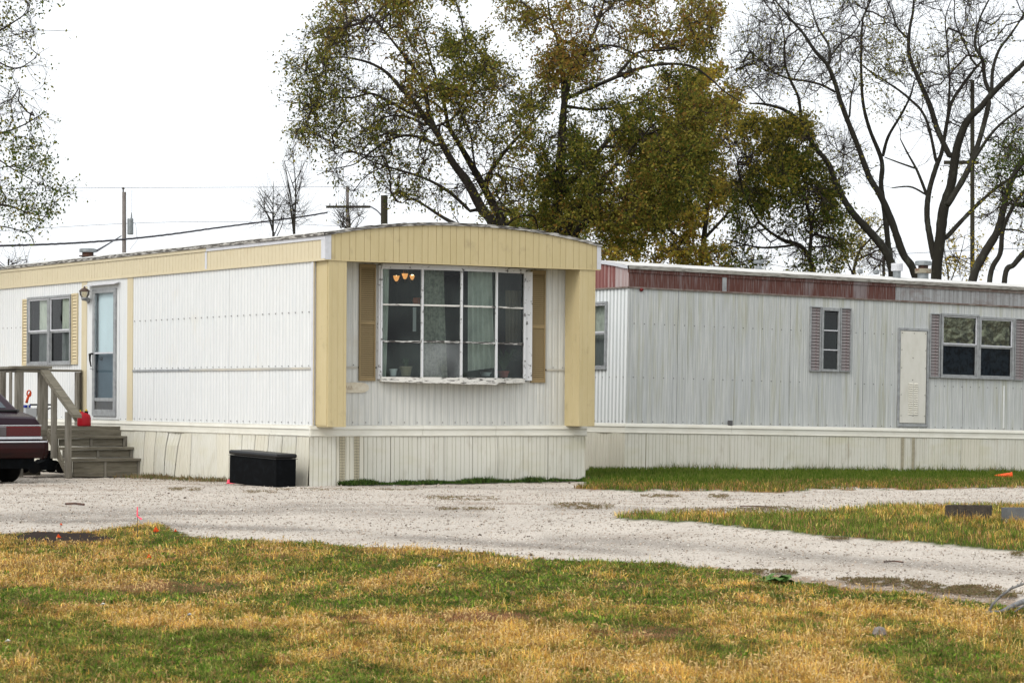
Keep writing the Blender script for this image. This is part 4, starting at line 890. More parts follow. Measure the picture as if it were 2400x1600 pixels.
MB().box(UD, -1.2, VD + .2, VD + .24, -.02, .09).build('ground_sill', m_woodx, dk)

def locA(x, y, u=None, v=None, z=None):
    if v is not None: a, c = A.front(x, y, v); return (a, v, c)
    a, c = A.side(x, y, u); return (u, a, c)
# gas can
v = VD + .12; uu, zz = A.front(197, 997, v); t = thing('gas_can', 'red plastic gas can with black and yellow spout on the deck by the door', 'gas can'); t.matrix_world = A.mw @ Matrix.Translation((uu, v, .70))
mb = MB(); prof = [(0, 0), (.098, 0), (.105, .02), (.105, .12), (.09, .165), (.05, .195), (.03, .20), (0, .20)]
mb.lathe(prof, (0, 0, 0), 20); mb.v = [(x * (1.0 if abs(x) > 0 else 1), y * .75, z + (.03 * max(0, -x) / .1 if z > .1 else 0)) for x, y, z in mb.v]; mb.build('can_body', m_redpl, t, smooth=True)
MB().tube([(-.085, 0, .15), (-.07, 0, .205), (-.02, 0, .205), (.01, 0, .175)], .014, 8).build('handle', m_redpl, t, smooth=True)
MB().lathe([(.028, .18), (.030, .225), (0, .225)], (.035, 0, 0), 12).build('spout_collar', m_blackpl, t); MB().lathe([(.016, .225), (.016, .25), (0, .25)], (.035, 0, 0), 10).build('cap', m_yelpl, t); MB().lathe([(.010, .17), (.010, .24), (0, .24)], (-.06, 0, 0), 8).build('vent_cap', m_yelpl, t)
# bucket, scoop
v = VD + .5; uu, zz = A.front(70, 1000, v); t = thing('detergent_bucket', 'white plastic bucket with blue and white lid on the deck behind the railing', 'bucket'); t.matrix_world = A.mw @ Matrix.Translation((uu, v, .70)); zt = A.front(70, 955, v)[1] - .70
MB().box(-.10, .08, -.08, .08, 0, zt).build('bucket_body', m_whitepl, t, bevel=.015); MB().box(-.105, -.02, -.085, .085, zt + .001, zt + .04).build('lid', m_bluepl, t, bevel=.006); MB().box(-.075, -.05, -.087, -.084, zt + .003, zt + .038).build('lid_stripe', m_whitepl, t)
u1_, z1_ = A.front(68, 925, v); t = thing('scoop', 'orange red plastic scoop standing in the white bucket', 'scoop'); t.matrix_world = A.mw @ Matrix.Translation((u1_, v, z1_))
MB().tube([(-.04, 0, -.12), (-.02, 0, -.05), (.0, 0, .0), (.03, 0, .05)], [.022, .02, .012, .01], 8).build('scoop_shaft', m_orange, t, smooth=True)
mb = MB(); mb.tube([(.0 + .03 * math.cos(a), 0, .02 + .045 * math.sin(a)) for a in np.linspace(0, 6.28, 14)], .011, 6); mb.build('grip', m_orange, t, smooth=True)
a = A.front(84, 950, VD + .6); b = A.front(92, 990, VD + .6)
t = thing('folded_chair', 'dark folded metal frame leaning on the wall behind the deck railing', 'folded chair'); t.matrix_world = A.mw
mb = MB(); w1 = A.front(96, 918, VD + 1.0); w2 = A.front(80, 975, VD + 1.0); mb.tube([(w1[0], VD + 1.0, w1[1]), (w2[0], VD + 1.0, .70)], .014, 6); w3 = A.front(70, 948, VD + 1.0); w4 = A.front(120, 948, VD + 1.0); mb.tube([(w3[0], VD + 1.0, w3[1]), (w4[0], VD + 1.0, w4[1])], .014, 6); mb.build('frame', m_blackpl, t)
mb = MB(); c = A.front(118, 965, VD + 1.1); mb.tube([(c[0] + .1 * math.cos(a), VD + 1.1, .82 + .14 * math.sin(a)) for a in np.linspace(-1.2, 3.5, 14)], .012, 6); mb.build('hoop', m_blackpl, t)
# mower under the deck
t = thing('lawn_mower', 'black lawn mower lying low in the shade under the deck', 'lawn mower'); u_, z_ = A.front(100, 1095, VD - .15); t.matrix_world = A.mw @ Matrix.Translation((u_, VD - .12, .02))
mb = MB(); mb.prism([(-.25, .05), (.25, .05), (.27, .12), (.15, .19), (.0, .20), (-.05, .17), (-.27, .10)], -.18, .18, axis=1); mb.build('mower_deck', m_blackmat, t); MB().lathe([(0, .0), (.08, .0), (.09, .1), (.05, .14), (0, .14)], (.08, 0, .19), 12).build('engine', m_blackmat, t)
for x in (-.2, .22):
    for y in (-.2, .2): MB().lathe([(0, -.02), (.085, -.02), (.085, .02), (0, .02)], (x, y, .085), 14, 1).build('wheel', m_tyre, t)
MB().tube([(.2, 0, .15), (-.06, .2, .32), (-.1, .2, .36)], .012, 6).build('handle_bar', m_blackpl, t)

# ------------------------------------------------------------------ bench, car
bx0 = Vector((-3.01, 34.02, 0)); zb_ = float(gz(-3.2, 34.5))
t = thing('storage_bench', 'black vinyl storage bench with padded lid standing against the skirting', 'storage bench', (bx0.x, bx0.y, zb_ + .0), A_yaw := .5507 + .10)
Rm = Matrix.Rotation(-.022, 4, 'X'); t.matrix_world = Matrix.Translation((bx0.x, bx0.y, zb_ - .015)) @ Matrix.Rotation(.58, 4, 'Z') @ Matrix.Rotation(.030, 4, 'X')
# local: x right along the front, y back along the long side
LW, LL = .29, 1.30
MB().box(0, LW, 0, LL, 0, .37).build('bench_body', m_blackmat, t, bevel=.012)
mb = MB(); mb.box(-.012, LW + .012, -.012, LL + .012, .375, .435); o = mb.build('bench_lid', m_blackleather, t, smooth=True); b = o.modifiers.new('bevel', 'BEVEL'); b.width = .028; b.segments = 4
MB().tube([(-.013, -.013, .37), (LW + .013, -.013, .37)], .004, 5).build('piping', m_blackleather, t); MB().tube([(-.013, -.013, .37), (-.013, LL, .37)], .004, 5).build('piping', M('piping_shine', (.05, .05, .05), rough=.3), t)
# car
Yc = 35.75; Xc = (97 - 1200) * Yc / F
car = thing('parked_car', 'dark maroon sedan parked beside the deck with its rear corner showing', 'car'); car.matrix_world = Matrix.Translation((Xc, Yc, float(gz(Xc, Yc)))) @ Matrix.Rotation(.5507, 4, 'Z')
CWd = 1.74
def loft(st):
    mb = MB(); rings = []
    for (y, w, zb, zt, dk) in st:
        h = zt - zb; c = -CWd / 2
        R_ = [(-w * .9, zb), (-w, zb + .10), (-w, zb + h * .55), (-w * .985, zt - .07), (-w * dk, zt - .008), (0, zt + .012), (w * dk, zt - .008), (w * .985, zt - .07), (w, zb + h * .55), (w, zb + .10), (w * .9, zb)]
        n = len(mb.v); mb.v += [(c + x, y, z) for x, z in R_]; rings.append((n, len(R_)))
    for (a, k), (b, _) in zip(rings[:-1], rings[1:]):
        for i in range(k): j = (i + 1) % k; mb.f.append((a + i, a + j, b + j, b + i))
    mb.f.append(tuple(range(rings[0][0], rings[0][0] + rings[0][1]))); mb.f.append(tuple(range(rings[-1][0] + rings[-1][1] - 1, rings[-1][0] - 1, -1))); return mb
loft([(.0, .84, .42, .80, .9), (.015, .86, .36, .87, .92), (.06, .865, .34, .895, .93), (.30, .87, .30, .93, .93), (.55, .87, .28, .965, .92), (1.2, .875, .22, .97, .92), (3.0, .875, .22, .96, .92), (3.9, .86, .24, .90, .9), (4.5, .84, .28, .80, .88), (4.62, .80, .34, .72, .86)]).build('body', m_paint, car, smooth=False)
c = -CWd / 2
mb = MB(); lo = [(c - .76, .50), (c + .76, .50), (c + .76, 3.15), (c - .76, 3.15)]; hi = [(c - .56, 1.10), (c + .56, 1.10), (c + .56, 2.45), (c - .56, 2.45)]
mb.v = [(x, y, .955) for x, y in lo] + [(x, y, 1.36) for x, y in hi]; mb.f = [(0, 1, 5, 4), (1, 2, 6, 5), (2, 3, 7, 6), (3, 0, 4, 7), (4, 5, 6, 7)]; mb.build('cabin', m_paint, car, bevel=.03)
def quad_on(i, j, s0, s1, t0, t1, out):
    P0, P1, Q0, Q1 = Vector((*lo[i], .955)), Vector((*lo[j], .955)), Vector((*hi[i], 1.36)), Vector((*hi[j], 1.36)); nrm = (P1 - P0).cross(Q0 - P0).normalized() * out
    f = lambda s, t: (P0 + (P1 - P0) * s) * (1 - t) + (Q0 + (Q1 - Q0) * s) * t + nrm
    mb = MB(); mb.q(f(s0, t0), f(s1, t0), f(s1, t1), f(s0, t1)); return mb
quad_on(0, 1, .10, .90, .12, .9, .006).build('rear_window', m_cglass, car); quad_on(2, 3, .07, .93, .08, .92, .006).build('windscreen', m_cglass, car)
for (a, b) in ((.20, .52), (.55, .86)): quad_on(1, 2, a, b, .1, .88, .006).build('side_window', m_cglass, car); quad_on(3, 0, 1 - b, 1 - a, .1, .88, .006).build('side_window', m_cglass, car)
MB().tube([(c - .78, .47, .965), (c + .70, .47, .968), (c + .78, .62, .975)], .02, 6).build('window_trim', m_blackpl, car)
MB().box(-CWd + .01, -.005, -.02, .03, .768, .782).build('chrome_strip', m_chrome, car); MB().box(-CWd + .01, .0, -.03, .03, .592, .625).build('chrome_strip', m_aluW, car)
for (a, b, mt, nm) in ((-.50, -.015, m_lens, 'tail_light'), (-.62, -.502, m_lensc, 'reversing_light'), (-CWd + .015, -CWd + .50, m_lens, 'tail_light'), (-CWd + .502, -CWd + .62, m_lensc, 'reversing_light')):
    f = MB().box(a, b, -.018, .03, .637, .757).build(nm, mt, car)
    mb = MB()
    for k in range(8): mb.box(a, b, -.026, -.018, .644 + k * .0143, .650 + k * .0143)
    mb.build('lens_rib', M('lens_rib', (.02, .012, .012), rough=.4), f)
mb = MB(); prof = [(.0, .56), (-.10, .555), (-.115, .53), (-.12, .47), (-.11, .40), (-.06, .34), (.05, .33), (.05, .56)]
mb.prism(prof, -CWd - .0, .0, axis=0); mb.v = [(x + (.0), y, z) for x, y, z in mb.v]; mb.prism([(-.10, .555), (-.0, .56), (.35, .56), (.35, .36), (-.0, .34), (-.06, .36), (-.10, .42)], .001, .055, axis=0); mb.build('bumper', m_paintlow, car, bevel=.015)
MB().tube([(-CWd, -.112, .556), (-.0, -.112, .556), (.05, -.09, .556), (.06, .2, .556)], .011, 6).build('bumper_strip', m_aluW, car)
MB().box(-CWd + .1, -.10, .0, 3.9, .20, .34).build('underbody', m_blackmat, car)
for yy in (.95, 3.65):
    for xx in (-.115, -CWd + .115):
        wh = MB().lathe([(.0, -.1), (.21, -.1), (.30, -.095), (.318, -.06), (.318, .06), (.30, .095), (.21, .1), (0, .1)], (xx, yy, .315), 28, 0).build('wheel', m_tyre, car, smooth=False)
        s = 1 if xx > -1 else -1; MB().lathe([(0, .0), (.20, .0), (.20, .01), (0, .01)], (xx + s * .102, yy, .315), 20, 0).build('hub_cap', m_galv, wh)

# ------------------------------------------------------------------ small things on the ground
m_block = M('concrete_block', (.060, .050, .040), (.03, .025, .02), (25, 25, 25), .4, .7, rough=.95, bump=.4, bscale=(80, 80, 80)); m_block2 = M('pale_concrete_block', (.125, .13, .13), (.10, .10, .10), (25, 25, 25), .4, .7, rough=.95, bump=.4, bscale=(80, 80, 80))
def cinder(x, y, rz, label, mat, L_=.40, D=.20, h=.185, sink=.04):
    p = gpt(x, y); mb = MB(); w_ = .032; t = thing('concrete_block', label, 'concrete block', (p.x, p.y + D / 2, p.z - sink), rz, 'concrete blocks lying in the grass island')
    mb.box(-L_ / 2, L_ / 2, -D / 2, -D / 2 + w_, 0, h); mb.box(-L_ / 2, L_ / 2, D / 2 - w_, D / 2, 0, h)
    for a in (-L_ / 2, -w_ / 2, L_ / 2 - w_): mb.box(a, a + w_, -D / 2 + w_, D / 2 - w_, 0, h - .001)
    mb.build('block_body', mat, t); return t
cinder(2275, 1222, -.28, 'dark hollow concrete block lying in the grass, left of the paler one', m_block)
cinder(2410, 1228, .08, 'paler grey hollow concrete block cut by the right edge of the photo', m_block2)
p = gpt(2368, 1124); t = thing('traffic_cone', 'small orange cone lying on its side in the grass by the grey skirting', 'traffic cone', (p.x, 41.2, float(gz(p.x, 41.2)) + .05)); MB().lathe([(0, -.13), (.012, -.13), (.045, .08), (.05, .13), (0, .13)], (0, 0, .0), 12, 0).build('cone_body', m_orange, t, smooth=True); MB().lathe([(0, .12), (.058, .12), (.058, .135), (0, .135)], (0, 0, 0), 12, 0).build('cone_base', m_orange, t)
p = gpt(558, 1133); mb = MB(); rr = random.Random(4)
for k in range(16): a = rr.uniform(-.12, .12); mb.tube([(a, rr.uniform(-.03, .03), 0), (a + rr.uniform(-.05, .05), 0, rr.uniform(.02, .05)), (a + rr.uniform(-.1, .12), rr.uniform(-.04, .04), .005)], [.014, .02, .008], 4)
o = mb.build('plastic_scrap', m_pink); o.location = (p.x, p.y, p.z); tag(o, 'pink plastic scrap on the gravel at the foot of the black bench', 'litter')
def ribbon_stake():
    p = gpt(322, 1262); t = thing('survey_stake', 'thin wire stake with a long pink ribbon at the lawn edge', 'survey stake', p); s = p.y / F
    MB().tube([(0, 0, 0), (.0, 0, (1262 - 1190) * s)], .003, 5).build('wire', m_screw, t); mb = MB(); z0 = (1262 - 1187) * s; z1 = (1262 - 1209) * s; z2 = (1262 - 1215) * s
    mb.q((-.004, -.004, z0), (.005, -.004, z0 - .002), (.006, -.006, z1), (-.006, -.006, z1)); mb.q((-.006, -.006, z1), (.006, -.006, z1), (.044, -.01, z2), (.03, -.012, z2 - .012)); mb.build('ribbon', m_pink, t)
ribbon_stake()
for (x, y, hh, sz, lb) in ((365, 1255, 14, .030, 'orange survey flag on the crest of the dry grass mound'), (411, 1252, 9, .016, 'smaller orange survey flag right of the mound crest'), (137, 1268, 9, .030, 'orange survey flag standing in the dark soil patch'), (143, 1238, 10, .014, 'pale orange flag standing on the gravel left of the mound'), (349, 1312, 8, .024, 'faint orange flag deep in the dry grass below the pink stake')):
    p = gpt(x, y); s = p.y / F; t = thing('survey_flag', lb, 'survey flag', p, 0, 'orange survey flags at the lawn edge'); h = hh * s; MB().tube([(0, 0, 0), (0, 0, h)], .002, 4).build('wire', m_screw, t)
    mb = MB(); mb.v = [(-sz * .8, 0, h - sz * .4), (0, -.01, h + sz), (sz, .0, h - sz * .3), (0, .012, h - sz * .8)]; mb.f = [(0, 1, 2), (0, 2, 3)]; mb.build('flag', m_orange, t)
for (x, y, lb, nm, c) in ((240, 1430, 'white paper scrap in the grass at lower left', 'paper_scrap', (.7, .7, .66)), (17, 1518, 'white paper scrap at the left edge of the lawn', 'paper_scrap', (.7, .7, .66)), (443, 1455, 'grey blue can scrap in the dry grass', 'can_scrap', (.4, .45, .5)), (1030, 1338, 'pale torn wrapper on the green grass', 'wrapper', (.6, .58, .5))):
    p = gpt(x, y); mb = MB(); mb.v = [(-.018, 0, .004), (.0, -.006, .016), (.02, .0, .012), (.008, .012, .006), (.0, .018, .02)]; mb.f = [(0, 1, 3), (1, 2, 3), (1, 4, 2), (0, 4, 1)]; o = mb.build(nm, M(nm, c, rough=.7)); o.location = (p.x, p.y, p.z + .03); tag(o, lb, 'litter')
p = gpt(2061, 1497); mb = MB().lathe([(0, -.03), (.03, -.02), (.045, .01), (.03, .045), (0, .055)], (0, 0, 0), 9); o = mb.build('fieldstone', M('fieldstone', (.24, .21, .18), (.14, .12, .11), (30, 30, 30), .4, .6, rough=.9)); o.location = (p.x, p.y, p.z + .02); tag(o, 'rounded grey stone half hidden in the lawn at lower right', 'stone')
for i, (x0, y0, x1, y1, r, lb) in enumerate(((154, 1183, 197, 1185, .012, 'straight dark stick on the gravel at left'), (2071, 1320, 2118, 1321, .006, 'thin twig on the gravel at right'), (1735, 1188, 1822, 1192, .006, 'brown twig litter on the gravel before the grass island'))):
    a, b = gpt(x0, y0), gpt(x1, y1); mb = MB(); mb.tube([(0, 0, .012), ((b.x - a.x) / 2, (b.y - a.y) / 2, .02), (b.x - a.x, b.y - a.y, .012)], r, 6); o = mb.build('stick', m_rust); o.location = a; tag(o, lb, 'stick')
# dead branch bottom right
m_deadw = M('dead_branch', (.20, .20, .20), (.10, .095, .09), (25, 25, 25), .4, .7, rough=.85)
def gp(x, y, h): 
    """point h metres above ground whose foot is on photo row given by lifting"""
    p = gpt(x, y + h * 350); return (p.x, p.y, p.z + h)
pb = gpt(2302, 1442); t = thing('fallen_branch', 'bare grey fallen branch lying on the lawn at the right edge', 'branch', pb)
def rel(L_): return [tuple(Vector(q) - pb) for q in L_]
def img(x, y, Y): v = px(x, y, Y); return (v.x, v.y, v.z)
Yb = pb.y
MB().tube(rel([img(2296, 1440, Yb), img(2320, 1434, Yb), img(2345, 1434, Yb + .05), img(2375, 1418, Yb + .2), img(2400, 1408, Yb + .4), img(2450, 1385, Yb + .6)]), [.008, .012, .013, .016, .018, .02], 8).build('stem', m_deadw, t, smooth=True)
MB().tube(rel([img(2318, 1434, Yb), img(2326, 1415, Yb), img(2345, 1396, Yb), img(2370, 1378, Yb), img(2400, 1367, Yb - .1), img(2440, 1352, Yb - .2)]), [.009, .008, .008, .008, .007, .006], 7).build('side_branch', m_deadw, t, smooth=True)
MB().tube(rel([img(2378, 1433, Yb), img(2400, 1418, Yb), img(2430, 1405, Yb)]), [.006, .006, .005], 6).build('side_branch', m_deadw, t, smooth=True)
mb = MB()
for (x, y) in ((2350, 1392), (2371, 1377), (2383, 1373), (2391, 1369), (2341, 1400)): q = Vector(img(x, y, Yb)) - pb; mb.tube([tuple(q), tuple(q + Vector((.006, -.01, .016)))], [.006, .003], 5)
mb.build('buds', m_deadw, t)
# broad-leaved weed at the lawn edge
def broadleaf(x, y, n, sz, label, nm='broadleaf_weed'):
    p = gpt(x, y); rr = random.Random(x); mb = MB()
    for k in range(n):
        a = rr.random() * 6.28; l = sz * rr.uniform(.6, 1.1); w_ = l * .28; el_ = rr.uniform(.3, 1.1); d = Vector((math.cos(a), math.sin(a), 0)); s_ = Vector((-d.y, d.x, 0)) * w_; up = Vector((0, 0, 1))
        P = [d * .02, d * l * .4 * math.cos(el_) + up * l * .45 * math.sin(el_), d * l * .8 * math.cos(el_) + up * l * .6 * math.sin(el_), d * l + up * l * .45 * math.sin(el_)]
        mb.q(P[0], P[1] + s_, P[1]); mb.q(P[0], P[1], P[1] - s_); mb.q(P[1] + s_, P[2] + s_ * .8, P[2], P[1]); mb.q(P[1], P[2], P[2] - s_ * .8, P[1] - s_); mb.q(P[2] + s_ * .8, P[3], P[2]); mb.q(P[2], P[3], P[2] - s_ * .8)
    o = mb.build(nm, M('weed_leaf', (.05, .11, .015), (.09, .16, .03), (30, 30, 30), .4, .7, rough=.7)); o.location = p; return tag(o, label, 'weed')
broadleaf(1795, 1368, 12, .13, 'left clump of dark broad leaves at the lawn and gravel edge'); broadleaf(1830, 1372, 14, .15, 'tallest middle clump of dark broad leaves at the lawn edge'); broadleaf(1862, 1374, 8, .10, 'low right clump of dark broad leaves at the lawn edge')

# ------------------------------------------------------------------ poles and wires
m_pole = M('pole_wood', (.22, .20, .19), (.13, .11, .10), (20, 20, 2), .4, .7, rough=.9); m_poled = M('dark_pole', (.035, .03, .022), (.025, .03, .015), (20, 20, 4), .4, .7, rough=.9); m_wire = M('wire', (.02, .018, .03), rough=.6); m_wiret = M('thin_wire', (.25, .27, .32), rough=.6)
def pole(x, ytop, wpx, Y, label, mat, cat='utility pole', nm='utility_pole'):
    p = px(x, 0, Y); zt = px(0, ytop, Y).z; r = wpx * Y / F / 2; t = thing(nm, label, cat, (p.x, Y, 0)); MB().tube([(0, 0, -.3), (0, 0, zt / 2), (0, 0, zt)], [r * 1.1, r * 1.05, r], 12).build('pole', mat, t); return t, p, zt, r
t, p, zt, r = pole(291, 450, 9.6, 140, 'weathered utility pole with grey transformer rising behind the long roof', m_pole)
MB().tube([(-.05, 0, zt), (-.05, 0, zt + .2)], .04, 6).build('insulator', m_screw, t); MB().lathe([(.03, 0), (.09, .0), (.06, .08), (.02, .1)], (-.05, 0, zt + .15), 10).build('insulator', m_screw, t)
zc = px(0, 550, 140).z; zd = px(0, 512, 140).z; MB().lathe([(0, zc), (.15, zc), (.16, zc + .06), (.16, zd - .05), (.14, zd), (0, zd)], (.34, -.1, 0), 16).build('transformer', m_galv, t); MB().tube([(.4, -.1, zd), (.4, -.1, zd + .3)], [.05, .03], 6).build('bushing', m_galv, t)
mb = MB(); mb.tube([(.42, -.1, zd + .3), (.42, -.1, px(0, 445, 140).z)], .012, 4); mb.tube([(.34, -.1, zd - .1), (.62, -.1, zd - .3), (.7, -.1, zc - .3), (.3, -.1, zc - .8)], .012, 4); mb.build('lead_wire', m_wiret, t)
t, p2, zt2, r = pole(814.5, 438, 7, 145, 'distant utility pole with dark crossarm left of the big tree', m_pole)
za = px(0, 485, 145).z; MB().box(-1.15, 1.25, -.2, -.08, za - .07, za + .06).build('crossarm', m_poled, t)
mb = MB(); [mb.tube([(q, -.14, za + .06), (q, -.14, za + .2)], .03, 5) for q in (-.95, -.6, .3, .9)]; mb.build('insulator', m_screw, t)
t, p3, zt3, r = pole(900.5, 458, 16, 92, 'short thick dark pole rising above the cream roof', m_poled, 'pole', 'short_pole')
t, p4, zt4, r = pole(2279, 188, 10, 120, 'dark utility pole standing among the bare trunks at right', m_poled)
za = px(0, 381, 120).z; MB().box(-1.3, .25, -.2, -.08, za - .09, za + .07).build('crossarm', m_poled, t)
t, p5, z5, r = pole(2071, 601, 7, 150, 'thin dark pole low behind the slotted roof vent', m_poled, 'pole', 'thin_pole')
def wire(name, pts, r, mat, label, Ys, wob=0):
    P = []
    for i in range(len(pts) - 1):
        (x0, y0), (x1, y1) = pts[i], pts[i + 1]; k = max(2, int(abs(x1 - x0) / 12))
        for j in range(k + (i == len(pts) - 2)): t = j / k; x = x0 + (x1 - x0) * t; Y = np.interp(x, [q[0] for q in Ys], [q[1] for q in Ys]); P.append(tuple(px(x, y0 + (y1 - y0) * t + wob * math.sin(x * .35), Y)))
    o = MB().tube(P, r, 5).build(name, mat); return tag(o, label, 'cable')
def sm(pts, n=5):
    out = []
    for i in range(len(pts) - 1):
        p0, p1, p2_, p3_ = pts[max(i - 1, 0)], pts[i], pts[i + 1], pts[min(i + 2, len(pts) - 1)]
        for k in range(n):
            t = k / n; out.append(tuple(.5 * (2 * b + (c - a) * t + (2 * a - 5 * b + 4 * c - d) * t * t + (3 * b - a - 3 * c + d) * t ** 3) for a, b, c, d in zip(p0, p1, p2_, p3_)))
    out.append(pts[-1]); return out
wire('power_cable', sm([(-60, 578), (0, 576), (100, 573), (200, 568), (300, 560), (400, 549), (500, 535), (600, 522), (700, 509), (767, 498)]), .045, m_wire, 'thick twisted service cable sagging across the sky left of the big tree', [(-60, 100), (767, 145)], .35)
wire('service_drop', sm([(226, 588), (245, 577), (268, 563), (284, 553)]), .03, m_wire, 'short cable rising from behind the roof vent to the utility pole', [(226, 60), (284, 139)])
wire('overhead_wire', [(-50, 443), (290, 440), (800, 438), (1150, 430)], .016, m_wiret, 'thin pale wire running level past the top of the transformer pole', [(-50, 140), (1150, 150)])
wire('overhead_wire', sm([(-50, 545), (290, 524), (560, 520), (790, 530)]), .014, m_wiret, 'thin pale wire below the transformer', [(-50, 140), (800, 150)])
wire('overhead_wire', [(1990, 602), (2071, 597), (2279, 586), (2450, 580)], .02, m_wiret, 'thin wire low between the bare trunks at right', [(1990, 150), (2450, 120)])
wire('power_cable', sm([(868, 484), (885, 495), (900, 515), (912, 540)]), .04, m_wire, 'dark cable drooping right from the crossarm', [(868, 145), (912, 130)])
# small grey hood on A's roof behind
# ------------------------------------------------------------------ trees
def tubes_np(P0, P1, R0, R1, n):
    """frusta for many segments at once"""
    P0 = np.asarray(P0); P1 = np.asarray(P1); m = len(P0); d = P1 - P0; d /= np.maximum(np.linalg.norm(d, axis=1, keepdims=True), 1e-9)
    up = np.where(np.abs(d[:, 2:3]) < .9, np.array([[0, 0, 1.]]), np.array([[1., 0, 0]])); x = np.cross(d, up); x /= np.linalg.norm(x, axis=1, keepdims=True); y = np.cross(d, x)
    V = np.zeros((m, 2 * n, 3))
    for j in range(n):
        a = 2 * math.pi * j / n; o = x * math.cos(a) + y * math.sin(a); V[:, j] = P0 + o * R0[:, None]; V[:, n + j] = P1 + o * R1[:, None]
    b = (np.arange(m) * 2 * n)[:, None, None]; f = np.array([[j, (j + 1) % n, n + (j + 1) % n, n + j] for j in range(n)])[None]
    return V.reshape(-1, 3), (f + b).reshape(-1, 4)
def leaves_np(P, size, cols, rng, asp=.55, droop=0):
    n = len(P); a = rng.normal(size=(n, 3)); a[:, 2] -= droop; a /= np.linalg.norm(a, axis=1, keepdims=True); b = rng.normal(size=(n, 3)); b -= a * (a * b).sum(1, keepdims=True); b /= np.linalg.norm(b, axis=1, keepdims=True)
    s = size[:, None]; V = np.stack([P, P + a * s * .5 + b * s * asp * .5, P + a * s, P + a * s * .5 - b * s * asp * .5], 1).reshape(-1, 3); return V, np.arange(4 * n).reshape(n, 4), cols
m_bark = M('bark', (.022, .018, .014), (.045, .042, .033), (5, 5, 1.5), .45, .7, rough=.95, bump=.8, bscale=(9, 9, 3)); m_barkl = M('lichen_bark', (.026, .024, .019), (.075, .08, .06), (6, 6, 3), .55, .75, rough=.95, bump=.8, bscale=(9, 9, 3)); m_twig = M('twigs', (.030, .023, .020), rough=.95)
m_leaf = M('leaves', (1, 1, 1), attr='Col', rough=.6, spec=.06)
def leafmat():
    t = m_leaf.node_tree; b = t.nodes['Principled BSDF']; o = [n for n in t.nodes if n.type == 'OUTPUT_MATERIAL'][0]; tr = t.nodes.new('ShaderNodeBsdfTranslucent'); vc = [n for n in t.nodes if n.type == 'VERTEX_COLOR'][0]; mx = t.nodes.new('ShaderNodeMixShader'); mx.inputs[0].default_value = .5
    t.links.new(vc.outputs[0], tr.inputs[0]); t.links.new(b.outputs[0], mx.inputs[1]); t.links.new(tr.outputs[0], mx.inputs[2]); t.links.new(mx.outputs[0], o.inputs[0])
leafmat()
OR = [(.27, .16, .035), (.30, .20, .05), (.22, .11, .03)]; OL = [(.15, .145, .025), (.21, .195, .033), (.26, .225, .045)]; GR = [(.05, .075, .014), (.07, .105, .018), (.10, .125, .024)]; YE = [(.46, .33, .04), (.38, .29, .045), (.30, .25, .045)]
